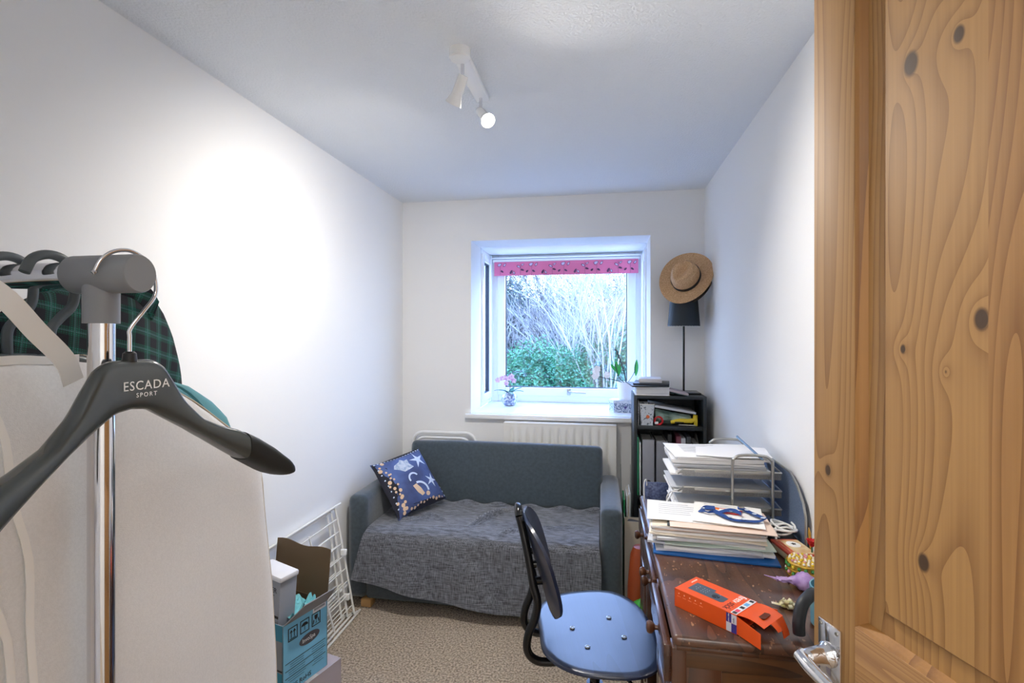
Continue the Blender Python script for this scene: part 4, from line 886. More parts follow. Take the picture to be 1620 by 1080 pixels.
for k, (y, l, m) in enumerate(((.008, .009, INK), (.020, .012, mat('print_redpink', (214, 60, 90), .5)), (.040, .010, INK), (.060, .014, mat('print_sky', (90, 160, 216), .5)), (.082, .009, INK))):
    MB().box((.147, y, LZ+.0011), (.009, l, .0003)).build('band_mark_print', m, oc)
FS = frame((1, 0, 0), (0, 0, 1), (0, -.0002, 0))
for x, zz, m in ((.1375, .031, VIO), (.1495, .011, VIO), (.1375, .011, mat('print_band2', (206, 206, 216), .5)), (.1495, .031, mat('print_band3', (206, 206, 216), .5))):
    MB().box((x, -.0003, zz), (.0118, .0003, .0195)).build('band_print', m, oc)
text('lettering', 'prime video', .0038, WHITE, oc, frame((0, 0, 1), (-1, 0, 0), (.1385, -.0008, .0225)))
text('lettering', 'Netflix', .0045, INK, oc, frame((0, 0, 1), (-1, 0, 0), (.1505, -.0008, .0225)))
for k in range(5):
    MB().prism(disc(.012+k*.0145, .034, .0016, 10), .0003, frame((1, 0, 0), (0, 0, 1), (0, -.0002, 0))).build('icon_print', mat('print_pale_orange', (246, 176, 140), .5), oc)
    MB().box((.012+k*.0145, -.0003, .027), (.009, .0003, .0012)).build('caption_print', mat('print_pale_orange2', (240, 130, 80), .5), oc)

# ------------------------------------------------------------------ bags on the floor between sofa and desk
ob_ = thing('watering_jug', 'orange brown plastic jug standing on the floor by the desk', 'jug', (.180, 2.46, 0))
OJ = mat('orange_plastic', (150, 66, 28), .35)
MB().lathe([(.062, 0), (.066, .01), (.060, .25), (.048, .38), (.034, .415), (0, .42)], 28).build('jug_body', OJ, ob_)
MB().tube([(.040, -.01, .40), (.075, -.015, .395), (.088, -.018, .36), (.080, -.016, .28), (.055, -.012, .24)], .010, 12, 5).build('handle', OJ, ob_)
def blob(name, m, loc, size, seed, label, cat, amp=.22, parent=None):
    def f(u, v):
        a = u*2*PI; b = (v-.5)*PI; d = Vector((math.cos(a)*math.cos(b), math.sin(a)*math.cos(b), math.sin(b)))
        r = 1+amp*noise.noise(d*1.6+Vector((seed, 0, 0)))+amp*.6*abs(noise.noise(d*4+Vector((0, seed, 0))))
        p = Vector((d.x*size[0]*r, d.y*size[1]*r, size[2]+d.z*size[2]*r)); p.z = max(p.z, .001); return p
    o = MB().sheet(36, 20, f).build(name, m, parent, ang=60); o.location = loc
    return tag(o, label, cat) if not parent else o
blob('bag', mat('green_bag', (60, 158, 48), .45), (.158, 2.26, 0), (.070, .085, .125), 3.2, 'crumpled bright green bag on the floor by the desk', 'bag')
tp_ = thing('paper_bag', 'beige paper carrier bag on the floor in front of the bookcase', 'bag', (.195, 2.72, 0))
PB = mat('kraft_pale', (196, 186, 166), .8)
for c, d in (((0, -.06, .23), (.16, .002, .46)), ((0, .06, .22), (.16, .002, .44)), ((-.08, 0, .23), (.002, .12, .46)), ((.08, 0, .22), (.002, .12, .44)), ((0, 0, .002), (.16, .12, .002))): MB().box(c, d).build('side', PB, tp_)
MB().box((0, 0, .40), (.14, .1, .06), .02, 2, rot=(.1, .2, 0)).build('wrapped_stuffing', mat('dark_wrap', (70, 66, 62), .6), tp_)
cf = thing('magazine_stand', 'clear magazine stand with green and white papers beside the sofa arm', 'stand', (.135, 2.90, 0))
MB().prism([(-.06, 0), (.13, 0), (.13, .66), (.10, .66), (-.06, .50)], .002, frame((0, 1, 0), (0, 0, 1), (-.028, 0, 0))).prism([(-.06, 0), (.13, 0), (.13, .66), (.10, .66), (-.06, .50)], .002, frame((0, 1, 0), (0, 0, 1), (.026, 0, 0))).build('clear_side', glass_mat('clear_plastic', (.8, .84, .84), .12, .15), cf)
MB().box((-.015, .03, .26), (.008, .17, .5)).build('green_sleeve', mat('sleeve_green', (30, 140, 80), .4), cf)
for x in (0, .008, .015): MB().box((x, .03, .27+x), (.004, .17, .52)).build('magazine', rnd.choice([PAPER, PAPER2]), cf)

# ------------------------------------------------------------------ clothes airer
air = thing('clothes_airer', 'folded white wire clothes airer leaning on its long edge against the wall', 'airer', (-1.27, 1.80, 0))
AW = mat('white_coated_wire', (236, 236, 232), .35)
for k, (xb, xt, ye, h) in enumerate(((.063, -.028, .565, .548), (.040, -.036, .54, .54), (.018, -.044, .52, .53))):
    y0 = -.50; P = lambda y, t: (xb+(xt-xb)*t, y, .008+h*t)
    r_ = .06
    loop = [P(y0, .03), P(y0, .97), P(y0+.03, 1), P(ye-.05, 1), P(ye-.035, .985), P(ye-.02+.0, .9), P(ye+.03*0, .1), P(ye, .03), P(ye-.02, 0), P(y0+.03, 0)]
    MB().tube(loop, .0055, 8, 3, closed=True).build('frame', AW, air)
    for j in range(1, 9):
        t = j/9; MB().tube([P(y0, t), P(ye-.012, t)], .0026, 6).build('rod', AW, air)
for yy in (.36, .10, -.2): MB().tube([(.07, yy, .05), (-.02, yy-.06, .50)], .0045, 8).build('brace', AW, air)
for yy, zz in ((.535, .12), (.53, .34)): MB().box((.045-.06*zz, yy, zz), (.03, .016, .03), .004).build('joint', GLOSSW, air)

# ------------------------------------------------------------------ boxes by the left wall
RZB = R(-15.9)
lb = thing('cardboard_box', 'pale mauve cardboard box on the carpet under the blue box', 'box', (-1.074, 1.588, 0), RZB)
MAU = mat('card_mauve', (176, 166, 170), .7)
for c, d in (((-.11, .12, .003), (.25, .27, .004)), ((.012, .12, .08), (.004, .27, .155)), ((-.237, .12, .08), (.004, .27, .155)), ((-.11, -.014, .08), (.25, .004, .155)), ((-.11, .254, .08), (.25, .004, .155)), ((-.11, .12, .1575), (.25, .27, .004))): MB().box(c, d).build('panel', MAU, lb)
MB().box((-.11, .12, .160), (.25, .05, .0006)).build('tape', mat('tape_clear', (196, 186, 180), .3), lb)
bb_ = thing('shipping_box', 'open light blue printed shipping box with its flaps up', 'box', (-1.074, 1.588, .1615), RZB)
BLU = mat('card_blue', (116, 184, 216), .55); GRI = mat('card_grey_inside', (134, 134, 138), .7); BRN = mat('card_brown', (104, 84, 60), .8); GRC = mat('card_grey', (134, 138, 144), .6); TEA = mat('card_teal', (44, 132, 160), .55)
BX, BY, BZ = .245, .20, .245
MB().box((-.0015, BY/2, BZ/2), (.003, BY, BZ)).build('printed_side', BLU, bb_)
MB().box((-BX/2, .0015, BZ/2), (BX, .003, BZ)).build('end_side', GRC, bb_)
MB().box((-BX/2, -.0004, BZ-.028), (BX-.004, .0006, .055)).box((-BX/2, -.0004, .04), (BX-.004, .0006, .08)).build('teal_band_print', TEA, bb_)
MB().box((-BX/2, -.0009, .088), (BX-.004, .0006, .006)).build('black_band_print', INK, bb_)
MB().box((-BX+.0015, BY/2, BZ/2), (.003, BY, BZ)).build('wall_side', BRN, bb_)
MB().box((-BX/2, BY-.0015, BZ/2), (BX, .003, BZ)).build('far_side', BRN, bb_)
MB().box((-BX/2, BY/2, .002), (BX-.006, BY-.006, .003)).build('bottom', BRN, bb_)
MB().sheet(12, 4, lambda u, v: (-.287+.287*u, BY-.001+.018*v, BZ+(.178+.006*math.sin(u*9))*v), .003).build('far_flap', BRN, bb_)
MB().sheet(4, 6, lambda u, v: (.050*u, .002+.196*v+.045*u*(1-v), BZ+.062*u), .003).build('front_flap', GRI, bb_)
MB().sheet(4, 4, lambda u, v: (-BX-.01*u+0*v, BY*v, BZ+.09*u), .003).build('wall_flap', BRN, bb_)
FX = lambda y, zz: frame((0, 1, 0), (0, 0, 1), (.0006, y, zz))
LOG = MB()
text('lettering', 'InvoSpa', .021, WHITE, bb_, frame((0, 1, 0), (0, 0, 1), (.0016, .082, .142)), .0004, xs=.9)
MB().prism(disc(.116, .148, .046, 28, .42), .0005, frame((0, 1, 0), (0, 0, 1), (.0004, 0, 0))).build('oval_print', mat('oval_grey', (84, 82, 88), .5), bb_)
for k in range(3):
    cy = .042+k*.052; q = MB(); s = .02
    rect_frame(q, cy-s, cy+s, .178, .178+.046, .003, -.0004, .0004, M=Matrix(((0, -1, 0, .0008), (1, 0, 0, 0), (0, 0, 1, 0), (0, 0, 0, 1))), bev=0)
    Y = lambda a, b: frame((0, 1, 0), (0, 0, 1), (.0004, cy, .178))
    if k == 0:
        for dx in (-.007, .007): q.prism([(dx-.0015, .010), (dx+.0015, .010), (dx+.0015, .028), (dx+.006, .028), (dx, .038), (dx-.006, .028), (dx-.0015, .028)], .0005, Y(0, 0))
        q.prism([(-.013, .005), (.013, .005), (.013, .008), (-.013, .008)], .0005, Y(0, 0))
    elif k == 1:
        q.prism([(-.015, .024)]+[(.015*math.cos(a), .024+.012*math.sin(a)) for a in [PI-PI*j/8 for j in range(9)]]+[(.015, .024)], .0005, Y(0, 0)).prism([(-.001, .008), (.001, .008), (.001, .024), (-.001, .024)], .0005, Y(0, 0))
    else:
        q.prism([(-.008, .038), (.008, .038), (.006, .024), (.001, .020), (.001, .010), (.007, .008), (-.007, .008), (-.001, .010), (-.001, .020), (-.006, .024)], .0005, Y(0, 0)).prism([(-.015, .01), (-.012, .006), (-.008, .02), (-.012, .024)], .0005, Y(0, 0)).prism([(.015, .01), (.012, .006), (.008, .02), (.012, .024)], .0005, Y(0, 0))
    q.build('handling_symbol_print', INK, bb_)
MB().box((.0006, .162, .234), (.0005, .062, .018)).build('barcode_label', mat('label_white', (214, 214, 220), .6), bb_)
q = MB()
for k in range(16): q.box((.0011, .138+k*.0032, .236), (.0004, .0014, .008))
q.build('barcode_print', INK, bb_)['kind'] = 'stuff'
q = MB()
for k in range(9):
    q.box((.0006, .06 if k % 3 else .1, .106-k*.0085), (.0004, .09*rnd.uniform(.6, 1) if k % 3 else .18, .0012 if k % 3 else .0022))
    if k % 3: q.box((.0006, .155, .106-k*.0085), (.0004, .06*rnd.uniform(.6, 1), .0012))
q.build('small_print', INK, bb_)['kind'] = 'stuff'
text('lettering', 'CE RoHS', .023, INK, bb_, frame((0, 1, 0), (0, 0, 1), (.0010, .035, .010)), .0004)
ib = thing('product_box', 'slim grey box with a white lid standing inside the blue box', 'box', (-1.165, 1.66, .166), R(-12)); ib.rotation_euler = (R(0), R(5), R(-16))
MB().box((-.012, 0, .195), (.13, .07, .39), .001).build('carton_body', mat('card_slate', (148, 152, 160), .5), ib)
MB().box((-.010, -.002, .398), (.140, .080, .020), .006, 2).build('lid', mat('lid_white', (226, 226, 230), .5), ib)
MB().box((-.012, -.0355, .262), (.128, .0006, .009)).build('black_band_print', INK, ib)
text('lettering', 'AGER', .026, INK, ib, frame((1, 0, 0), (0, 0, 1), (-.024, -.0362, .345)), .0004, xs=.95)
for zz, wd_ in ((.336, .034), (.331, .026)): MB().box((.010, -.0362, zz), (wd_, .0006, .0018)).build('underline_print', INK, ib)
ts = MB()
def tis(u, v): return (-.09+.10*u, -.05+.12*v, .025*noise.noise(Vector((u*3, v*3, 1)))+.05*abs(noise.noise(Vector((u*5, v*5, 7))))+.02)
tso = ts.sheet(14, 14, tis, .0006).build('tissue_paper', mat('tissue_teal', (130, 206, 216), .7), ang=10); tso.location = (-1.075, 1.69, .385); tso.rotation_euler = (0, 0, RZB)
tag(tso, 'crumpled pale teal tissue paper poking out of the blue box', 'paper')

# ------------------------------------------------------------------ clothes rail with hangers and garments
RX, RY, RZ_ = -.539, .474, 1.467
cr = thing('clothes_rail', 'chrome clothes rail with grey plastic corner joints beside the door', 'clothes rail', (RX, RY, 0))
MB().tube([(-.71, 0, RZ_), (-.03, 0, RZ_)], .0142, 24).build('top_rail', CHROME, cr)
def tee(x, s):
    MB().tube([(x-.034*s, 0, RZ_), (x-.032*s, 0, RZ_), (x+.048*s, 0, RZ_), (x+.050*s, 0, RZ_)], [.0195, .0208, .0208, .0195], 32).tube([(x, 0, RZ_-.005), (x, 0, RZ_-.0535)], .0168, 28).build('corner_joint', GREYP, cr)
tee(0, 1); tee(-.70, -1)
for x in (0, -.70):
    MB().tube([(x, 0, .05), (x, 0, RZ_-.04)], .0125, 24).build('pole', CHROME, cr)
    MB().tube([(x, -.22, .07), (x, .22, .07)], .0125, 16).build('foot_bar', CHROME, cr)
    for y in (-.21, .21): MB().lathe([(.022, -.009), (.024, 0), (.022, .009)], 16, Matrix.Translation((x, y, .024)) @ Matrix.Rotation(PI/2, 4, 'Y')).tube([(x, y, .03), (x, y, .07)], .006, 8).build('caster', BLACK, cr)
MB().tube([(-.70, 0, .07), (0, 0, .07)], .0125, 16).build('base_rail', CHROME, cr)

def ring_body(rows, nseg=28, e=3.2):
    """rows: (u, zc, hz, xc, tx): rounded rectangular sections along y"""
    vs = []; fs = []
    for y, zc, hz, xc, tx in rows:
        for k in range(nseg):
            a = 2*PI*k/nseg; c, s_ = math.cos(a), math.sin(a); q = (abs(c)**e+abs(s_)**e)**(-1/e)
            vs.append((xc+tx*q*c, y, zc+hz*q*s_))
    m = len(rows)
    for i in range(m-1):
        for k in range(nseg): fs.append((i*nseg+k, i*nseg+(k+1) % nseg, (i+1)*nseg+(k+1) % nseg, (i+1)*nseg+k))
    fs += [tuple(range(nseg))[::-1], tuple((m-1)*nseg+k for k in range(nseg))]
    return vs, fs
TOPZ = [(0, 1.3745), (.025, 1.3735), (.038, 1.366), (.050, 1.347), (.064, 1.323), (.088, 1.298), (.115, 1.284), (.139, 1.275), (.165, 1.259), (.19, 1.240), (.21, 1.220), (.224, 1.204)]
BOTZ = [(0, 1.3205), (.020, 1.318), (.04, 1.306), (.07, 1.288), (.10, 1.268), (.139, 1.240), (.165, 1.222), (.19, 1.205), (.21, 1.196), (.224, 1.196)]
def interp(t, x):
    for (a, b), (c, d) in zip(t, t[1:]):
        if x <= c: return b+(d-b)*(x-a)/(c-a)
    return t[-1][1]
eh = thing('coat_hanger', 'broad dark grey shaped hanger with white lettering hooked on the rail joint', 'hanger', (-.503, RY, 0))
def hrow(y, grow=0):
    u = abs(y); zt_, zb_ = interp(TOPZ, u), interp(BOTZ, u)
    tx = .0085+.016*(u/.224)**1.5; 
    if u > .205: tx *= 1-.5*((u-.205)/.02)**2
    xc = .036*(u/.22)**2
    return (y, (zt_+zb_)/2, (zt_-zb_)/2+grow, xc, tx+grow)
N_ = 56; ys = [-.155+.31*k/N_ for k in range(N_+1)]
vs, fs = ring_body([hrow(y) for y in ys]); MB().add(vs, fs).build('hanger_body', HANGER, eh, ang=50)
for s in (-1, 1):
    vs, fs = ring_body([hrow(s*(.150+.074*k/14), .0012) for k in range(15)]); MB().add(vs, fs).build('shoulder_pad', PAD, eh, ang=50)
hx = -.006
HK = [(.0, 0, 1.374), (.0, 0, 1.398), (.0, .001, 1.408), (.004, .014, 1.428), (.006, .026, 1.446), (.004, .0275, 1.466), (0, .022, 1.483), (-.004, .006, 1.4925), (-.008, -.010, 1.490), (-.012, -.021, 1.480), (-.014, -.027, 1.466)]
MB().tube(HK, .0021, 10, 5).lathe([(0, -.0035), (.0034, 0), (0, .0035)], 10, Matrix.Translation(HK[-1])).build('hook', CHROME, eh)
MB().lathe([(.0072, 0), (.0062, .009), (.0042, .011)], 16, Matrix.Translation((0, 0, 1.372))).build('collar', BLACK, eh)
text('lettering', 'ESCADA', .0140, WHITE, eh, frame((0, 1, 0), (0, 0, 1), (.0086, -.0285+.012, 1.3415)), .0003, sp=1.12)
text('lettering', 'SPORT', .0068, WHITE, eh, frame((0, 1, 0), (0, 0, 1), (.0086, -.0125+.012, 1.3335)), .0003, sp=1.35)
for o in eh.children:
    if o.name.startswith('lettering'):
        for v in o.data.vertices: rw = hrow(v.co.y); v.co.x += rw[3]+rw[4]-.0085+.0004

def cloth_body(rows, xc, tx, z0, nz=44, na=72, amp=.006, seed=0, freq=9):
    """rows: (z, ylo, yhi) from the top down"""
    R3 = sorted(rows, reverse=True)
    def f(u, v):
        z_ = R3[0][0]+(z0-R3[0][0])*v**1.35; lo = hi = None
        for (a, b, c), (d, e_, f_) in zip(R3, R3[1:]):
            if z_ >= d:
                t = (a-z_)/(a-d); lo = b+(e_-b)*t; hi = c+(f_-c)*t; break
        if lo is None: lo, hi = R3[-1][1:]
        a = 2*PI*u; c, s_ = math.cos(a), math.sin(a); q = (abs(c)**2.6+abs(s_)**2.6)**(-1/2.6)
        txx = tx*min(1, .12+2.4*v**.7)
        fold = amp*min(1, v*2.2)*(math.sin(u*2*PI*freq+seed+2*noise.noise(Vector((u*4, v*2, seed))))+noise.noise(Vector((c*3, v*5, seed*2))))
        y = (lo+hi)/2+(hi-lo)/2*q*s_; x = xc+(txx*q+fold*(1-abs(s_)**4))*c
        return (x, y, z_+.004*noise.noise(Vector((y*20, 0, seed)))*(1-v))
    return f
NW = mat('nonwoven_white', (220, 219, 218), .8, rgb2=(226, 225, 224), scale=300, bump=(900, .35, .0008))
BIND = mat('binding_tape', (214, 202, 184), .8)
ga = thing('garment_bag', 'large off white garment bag hanging nearest on the rail behind the pole', 'garment bag', (0, 0, 0))
rowsA = [(1.377, .325, .505), (1.36, .30, .565), (1.305, .24, .67), (1.246, .19, .75), (1.205, .15, .80), (1.165, .13, .825), (1.083, .125, .835), (.95, .12, .855), (.80, .12, .868), (.5, .11, .88), (.28, .10, .885)]
fA = cloth_body(rowsA, -.608, .038, .28, seed=1.0, amp=.008, freq=6)
MB().sheet(96, 60, fA).build('bag_cloth', NW, ga, ang=80)
front = lambda y, z_: None
def edge_pts(side, zs, f, off=.0):
    out = []
    for v in zs:
        p = Vector(f(.25 if side > 0 else .75, v)); out.append(p+Vector((0, side*off, 0)))
    return out
MB().ribbon(edge_pts(1, [k/22 for k in range(0, 23)], fA, .0015), (1, .15, 0), .012, .0012, 3).build('binding', BIND, ga, ang=60)
def on_front(y, v, f):
    best = None
    for k in range(61):
        u = -.25+.5*k/60; p = Vector(f(u % 1.0, v))
        if best is None or abs(p.y-y) < abs(best.y-y): best = p
    return best
WT = mat('white_tape', (232, 229, 224), .7)
MB().ribbon([on_front(.33+.17*k/8, .012, fA)+Vector((.004, 0, 0)) for k in range(9)], (0, 0, 1), .009, .0012, 3).build('top_hem', WT, ga, ang=60)
for nm, off in (('zip_tape', 0), ('zip_tape', .022)):
    MB().ribbon([on_front(.368+off+.075*(v**.8)-.0*off, max(v, .02), fA)+Vector((.003, 0, 0)) for v in [k/14 for k in range(15)]], (0, 1, 0), .0075, .0012, 3).build(nm, WT, ga, ang=60)
MB().ribbon([(-.62, .40, 1.480), (-.60, .395, 1.462), (-.575, .41, 1.435), (-.567, .43, 1.405), (-.560, .452, 1.375), (-.560, .462, 1.35)], [(0, .6, .8), (.1, .6, .8), (.1, .7, .7), (.1, .8, .6), (.1, .9, .4)], .021, .0012, 5).build('strap', WT, ga, ang=60)
MB().ribbon([(-.60, .405, 1.365), (-.59, .395, 1.395), (-.585, .385, 1.42), (-.590, .372, 1.445), (-.60, .35, 1.462), (-.63, .33, 1.470)], [(0, .8, .5), (.1, .7, .7), (.1, .5, .8), (.1, .3, .9)], .024, .0012, 5).build('strap', WT, ga, ang=60)

def plaid():
    m = bpy.data.materials.new('tartan'); m.use_nodes = True; n = m.node_tree; L = n.links; N = n.nodes; b = N['Principled BSDF']; b.inputs['Roughness'].default_value = .85
    t = N.new('ShaderNodeTexCoord'); sp_ = N.new('ShaderNodeSeparateXYZ'); mp = N.new('ShaderNodeMapping'); mp.inputs['Rotation'].default_value = (.25, 0, 0); L.new(t.outputs['Object'], mp.inputs[0]); L.new(mp.outputs[0], sp_.inputs[0])
    def st(out, fr, th): return math_node(N, L, 'GREATER_THAN', math_node(N, L, 'SINE', math_node(N, L, 'MULTIPLY', out, fr)), th)
    y, z_ = sp_.outputs['Y'], sp_.outputs['Z']
    a = math_node(N, L, 'MULTIPLY', math_node(N, L, 'ADD', st(y, 240, .2), st(z_, 240, .2)), .5)
    g = math_node(N, L, 'MULTIPLY', st(y, 2400, 0), st(z_, 2400, 0))
    f = math_node(N, L, 'MULTIPLY', a, math_node(N, L, 'ADD', .25, math_node(N, L, 'MULTIPLY', g, .75)))
    r = N.new('ShaderNodeValToRGB'); r.color_ramp.elements[0].color = lin((18, 22, 34)); r.color_ramp.elements[1].color = lin((18, 124, 104)); L.new(f, r.inputs[0])
    line = math_node(N, L, 'MAXIMUM', st(y, 240, .97), st(z_, 240, .97))
    mx = N.new('ShaderNodeMix'); mx.data_type = 'RGBA'; L.new(math_node(N, L, 'MULTIPLY', line, .22), mx.inputs[0]); L.new(r.outputs[0], mx.inputs[6]); mx.inputs[7].default_value = lin((110, 150, 160)); L.new(mx.outputs[2], b.inputs['Base Color'])
    return m
PLD = plaid()
pj = thing('tartan_jacket', 'dark green tartan jacket hung high on the rail behind the pole', 'jacket', (0, 0, 0))
fP = cloth_body([(1.468, .585, .665), (1.458, .54, .70), (1.435, .50, .715), (1.40, .47, .73), (1.34, .43, .745), (1.2, .40, .76), (.9, .38, .76), (.7, .38, .76)], -.700, .035, .70, seed=4.0, amp=.010, freq=9)
MB().sheet(72, 40, fP).build('jacket_body', PLD, pj, ang=80)
MB().ribbon([(-.735, .56, 1.462), (-.70, .60, 1.478), (-.672, .64, 1.470), (-.672, .665, 1.455), (-.674, .68, 1.438)], [(0, .1, 1), (.2, .1, 1), (.3, .1, 1)], .030, .003, 5).build('jacket_collar', PLD, pj, ang=60)
fS = cloth_body([(1.425, .45, .50), (1.40, .42, .54), (1.34, .37, .57), (1.2, .36, .57), (.95, .36, .56), (.9, .36, .56)], -.705, .028, .9, seed=7.0, amp=.004, freq=3)
MB().sheet(40, 24, fS).build('jacket_sleeve', PLD, pj, ang=80)
TG = mat('teal_fabric', (96, 158, 168), .75, bump=(300, .2, .001))
fT = cloth_body([(1.372, .43, .52), (1.350, .38, .615), (1.322, .33, .725), (1.285, .30, .785), (1.245, .29, .825), (1.18, .28, .83), (.9, .28, .83), (.6, .28, .83)], -.790+.125, .018, .60, seed=9.0, amp=.003, freq=5)
tg = thing('teal_top', 'pale teal garment hanging just behind the off white garment bag', 'garment', (0, 0, 0))
MB().sheet(72, 36, fT).build('garment_body', TG, tg, ang=80)
MB().ribbon([(-.655, .60, 1.357), (-.650, .70, 1.319), (-.650, .755, 1.272), (-.652, .786, 1.238)], (1, 0, .2), .006, .001, 4).build('seam', TG, tg)
# second bag and other hangers further along the rail
gb2 = thing('garment_bag', 'second off white garment bag further along the rail towards the wall', 'garment bag', (0, 0, 0))
fB = cloth_body([(1.372, .33, .52), (1.35, .28, .60), (1.29, .22, .69), (1.2, .18, .74), (1.0, .18, .75), (.4, .18, .76)], -.86, .05, .40, seed=12.0, amp=.006, freq=6)
MB().sheet(64, 36, fB).build('bag_cloth', NW, gb2, ang=80)
def chunky(X, y0, label, m, w_=.2):
    h = thing('coat_hanger', label, 'hanger', (X, RY, 0))
    MB().tube([(0, 0, 1.372), (0, 0, 1.405), (0, .010, 1.420), (0, .024, 1.436), (0, .0265, 1.462), (0, .018, 1.484), (0, 0, 1.4905), (0, -.018, 1.484), (0, -.0265, 1.468)], .0052, 12, 5).build('hook', m, h)
    MB().tube([(0, -w_, 1.285), (0, -.10, 1.345), (0, 0, 1.374), (0, .10, 1.345), (0, w_, 1.285)], .007, 12, 4).build('hanger_bar', m, h)
    return h
chunky(-.606, 0, 'grey plastic hanger inside the nearest garment bag', DKGREYP, .12)
chunky(-.665, 0, 'dark plastic hanger between the nearest bag and the tartan jacket', DKGREYP, .12)
chunky(-.86, 0, 'grey plastic hanger of the garment bag nearer the wall', DKGREYP, .16)
wh = thing('coat_hanger', 'pale wooden hanger with a gold coloured wire hook', 'hanger', (-.775, RY, 0))
MB().tube([(0, 0, 1.376), (0, 0, 1.405), (0, .012, 1.430), (0, .022, 1.450), (0, .0195, 1.474), (0, 0, 1.4865), (0, -.018, 1.477), (0, -.021, 1.462)], .002, 10, 5).build('hook', BRASS, wh)
MB().tube([(0, -.19, 1.30), (0, -.10, 1.355), (0, 0, 1.378), (0, .10, 1.355), (0, .19, 1.30)], [.006, .010, .011, .010, .006], 12, 4).build('hanger_bar', BIRCH, wh)
MB().lathe([(.006, 0), (.005, .012)], 12, Matrix.Translation((0, 0, 1.385))).build('collar', BIRCH, wh)

# ------------------------------------------------------------------ garden outside the window
GRD = mat('garden_ground', (44, 54, 42), .95, rgb2=(84, 84, 66), scale=3, detail=8)
gm = MB().sheet(24, 30, lambda u, v: (-26+44*u, 4.15+40*v*v+2*v, -.25+1.6*v*v*1.4+.3*noise.noise(Vector((u*8, v*8, 0)))*v))
struct(gm.build('ground', GRD))
def fast(name, vs, fs, m, parent, kind='stuff'):
    me = bpy.data.meshes.new(name); me.from_pydata(vs, [], fs); me.materials.append(m); o = bpy.data.objects.new(name, me); C.objects.link(o); o.parent = parent
    if kind: o['kind'] = kind
    return o
def leaves(name, m, parent, c, r, n, size, seed, shell=.55):
    q = random.Random(seed); vs = []; fs = []
    for i in range(n):
        d = Vector((q.gauss(0, 1), q.gauss(0, 1), q.gauss(0, 1))).normalized()
        k = shell+(1-shell)*q.random(); k *= 1+.28*noise.noise(d*2.2+Vector((seed, 0, 0)))
        p = Vector((c[0]+d.x*r[0]*k, c[1]+d.y*r[1]*k, c[2]+d.z*r[2]*k))
        if p.z < -.2: continue
        a = Vector((q.gauss(0, 1), q.gauss(0, 1), q.gauss(0, .6))).normalized()*size*q.uniform(.6, 1.3); b = a.cross(Vector((q.gauss(0, 1), q.gauss(0, 1), q.gauss(0, 1)))).normalized()*size*.42
        j = len(vs); vs += [p-a, p+b, p+a, p-b]; fs.append((j, j+1, j+2, j+3))
    return fast(name, vs, fs, m, parent)
def shrub(label, c, r, n, size, m, seed):
    t = thing('shrub', label, 'shrub', (c[0], c[1], -.1)); cc = (0, 0, c[2]+.1)
    leaves('foliage', m, t, cc, r, n, size, seed)
    s = MB()
    for k in range(7):
        a = k*.9; s.tube([(0, 0, 0), (r[0]*.3*math.cos(a), r[1]*.3*math.sin(a), cc[2]*.6), (r[0]*.6*math.cos(a), r[1]*.6*math.sin(a), cc[2]+r[2]*.4)], [.03, .01], 5)
    s.build('stems', BARK2, t)['kind'] = 'stuff'
BARK2 = mat('bark_grey', (96, 94, 90), .9); TWIG = mat('twig_pale', (166, 166, 162), .85); TWIG2 = mat('twig_brown', (122, 120, 120), .9)
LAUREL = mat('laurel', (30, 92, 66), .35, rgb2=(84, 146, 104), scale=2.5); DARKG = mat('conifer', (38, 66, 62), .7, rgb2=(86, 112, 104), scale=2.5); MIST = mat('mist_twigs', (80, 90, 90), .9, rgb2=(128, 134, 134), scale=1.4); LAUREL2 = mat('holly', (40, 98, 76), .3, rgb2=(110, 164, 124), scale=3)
shrub('glossy green laurel low in the middle of the window view', (-1.0, 8.6, .45), (.95, .8, .85), 20000, .030, LAUREL, 2)
shrub('teal green holly behind the laurel, beneath the pale saplings', (.1, 9.6, .65), (1.0, .8, .95), 18000, .030, LAUREL2, 5)
shrub('dark green shrub low by the left window jamb', (-2.2, 9.4, .45), (.75, .8, .8), 12000, .032, DARKG, 8)
shrub('green shrub outside beyond the wall side of the bay', (1.6, 9.0, .5), (.9, .8, .95), 5000, .06, LAUREL, 12)
shrub('dark shrub outside the narrow side pane', (-4.3, 9.2, .8), (1.4, .9, 1.2), 6000, .06, DARKG, 14)
def sticks(name, m, parent, box_, n, seed, l=(.25, .7), r=.006, up=1.0):
    q = random.Random(seed); vs = []; fs = []
    for i in range(n):
        p = Vector((q.uniform(box_[0], box_[1]), q.uniform(box_[2], box_[3]), q.uniform(box_[4], box_[5])))
        d = Vector((q.gauss(0, .6), q.gauss(0, .5), q.gauss(up, .5))).normalized()*q.uniform(*l); s1 = Vector((d.z, 0, -d.x)).normalized()*r*q.uniform(.6, 1.6); s2 = Vector((0, r, 0))
        j = len(vs); vs += [p-s1, p+s1, p+s2, p+d]; fs += [(j, j+1, j+3), (j+1, j+2, j+3), (j+2, j, j+3)]
    return fast(name, vs, fs, m, parent)
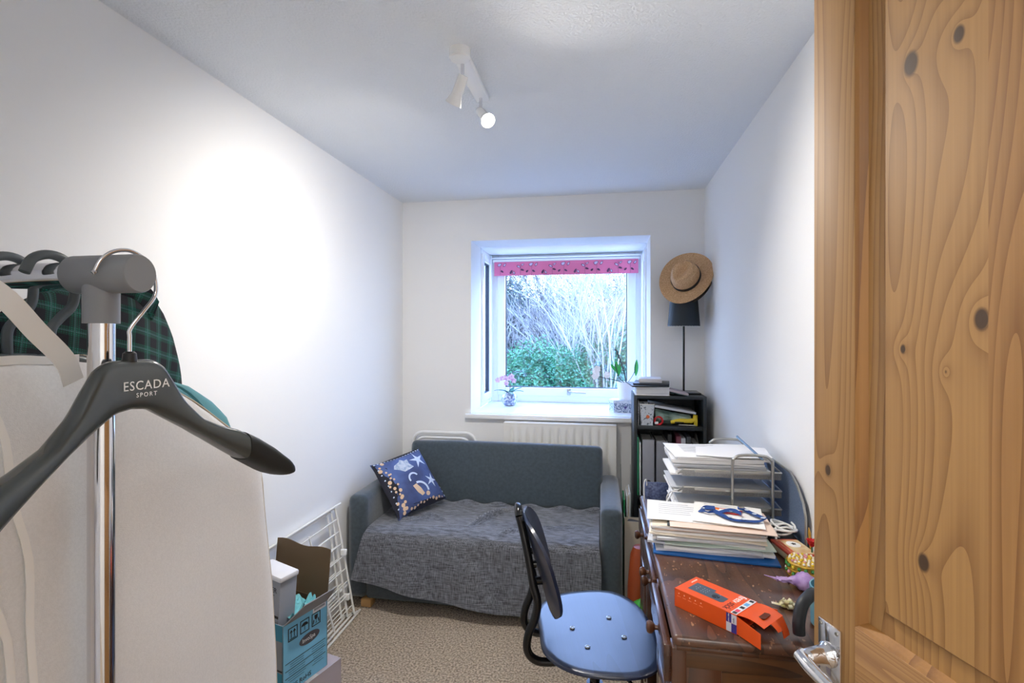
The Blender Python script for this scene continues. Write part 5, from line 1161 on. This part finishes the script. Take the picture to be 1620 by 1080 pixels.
def tree(label, base, h, stems, spread, m, seed, depth=4, r0=.035, lean=0, crown=None, kind='bare_tree', up=.35):
    t = thing(kind, label, 'tree', base); q = random.Random(seed); T = MB(); vs = []; fs = []
    def seg(p, d, l, r, k):
        a = p; nseg = 3; pts = [a]; dd = d
        for i in range(nseg):
            dd = (dd+Vector((q.gauss(0, .11), q.gauss(0, .11), q.gauss(0, .05)+.02))).normalized(); a = a+dd*l/nseg; pts.append(a)
        if r > .012: T.tube(pts, [r, r*.7], 6)
        else:
            for p0, p1 in zip(pts, pts[1:]):
                dv_ = (p1-p0); s1 = dv_.orthogonal().normalized()*r; s2 = dv_.cross(s1).normalized()*r; j = len(vs)
                vs.extend([p0+s1, p0-s1*.5+s2*.87, p0-s1*.5-s2*.87, p1+s1*.7, p1-s1*.35+s2*.6, p1-s1*.35-s2*.6]); fs.extend([(j, j+1, j+4, j+3), (j+1, j+2, j+5, j+4), (j+2, j, j+3, j+5)])
        if k == 0: return
        for i in range(q.choice((3, 4, 4))):
            f = q.uniform(.3, 1); b = pts[0].lerp(pts[-1], f) if f < .95 else pts[-1]
            nd = (dd+Vector((q.gauss(0, .5), q.gauss(0, .5), q.gauss(up*.4, .25)))).normalized(); seg(b, nd, l*q.uniform(.5, .75), r*.55, k-1)
    for i in range(stems):
        a = q.uniform(0, 2*PI); d = Vector((math.cos(a)*spread*q.random()+lean, math.sin(a)*spread*q.random(), 1)).normalized()
        seg(Vector((math.cos(a)*.1, math.sin(a)*.1, 0)), d, h*q.uniform(.5, .75), r0*q.uniform(.6, 1), depth)
    T.build('trunk', BARK2 if r0 > .03 else m, t)
    fast('twigs', vs, fs, m, t)
    if crown: leaves('foliage', crown[0], t, (0, 0, crown[1]), crown[2], crown[3], crown[4], seed, .2)
    return t
tree('pale many stemmed sapling to the right in the window view', (.0, 8.8, -.2), 3.3, 16, .34, TWIG, 3, 3, .018)
tree('pale slender sapling just left of the many stemmed one', (-.62, 9.6, -.2), 3.2, 9, .3, TWIG, 4, 3, .018)
tree('brown twiggy tree in the middle of the window view', (-1.2, 11.0, -.1), 3.4, 5, .3, TWIG2, 6, 4, .04)
tree('dense bluish evergreen tree at the left of the window view', (-2.5, 11.5, -.1), 3.6, 2, .15, TWIG2, 7, 3, .06, crown=(DARKG, 2.0, (1.0, 1.0, 1.7), 22000, .032), kind='evergreen_tree')
tree('bare tree beyond the wall side of the bay window', (1.4, 10.5, -.1), 3.6, 5, .3, TWIG, 9, 4, .045)
tree('bare tree beyond the narrow side pane', (-4.4, 11.5, -.1), 4.0, 4, .3, TWIG2, 10, 4, .05)
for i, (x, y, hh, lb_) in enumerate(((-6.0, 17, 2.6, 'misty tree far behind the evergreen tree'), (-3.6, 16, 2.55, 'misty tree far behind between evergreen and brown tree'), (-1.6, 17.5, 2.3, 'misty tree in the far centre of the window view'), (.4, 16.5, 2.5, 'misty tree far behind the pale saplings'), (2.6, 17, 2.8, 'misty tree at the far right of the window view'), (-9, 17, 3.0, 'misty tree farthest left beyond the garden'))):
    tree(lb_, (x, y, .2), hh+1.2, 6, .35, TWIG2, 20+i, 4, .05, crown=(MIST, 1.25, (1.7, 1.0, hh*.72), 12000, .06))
th_ = thing('thicket', 'tangle of pale bare twigs behind the green shrubs', 'thicket', (0, 0, 0))
sticks('twigs', TWIG, th_, (-4.5, 2.5, 10.0, 14.0, -.1, 1.5), 9000, 50)
sticks('twigs', TWIG2, th_, (-4.5, 2.5, 9.5, 14.5, -.1, 1.9), 7000, 51, r=.008)
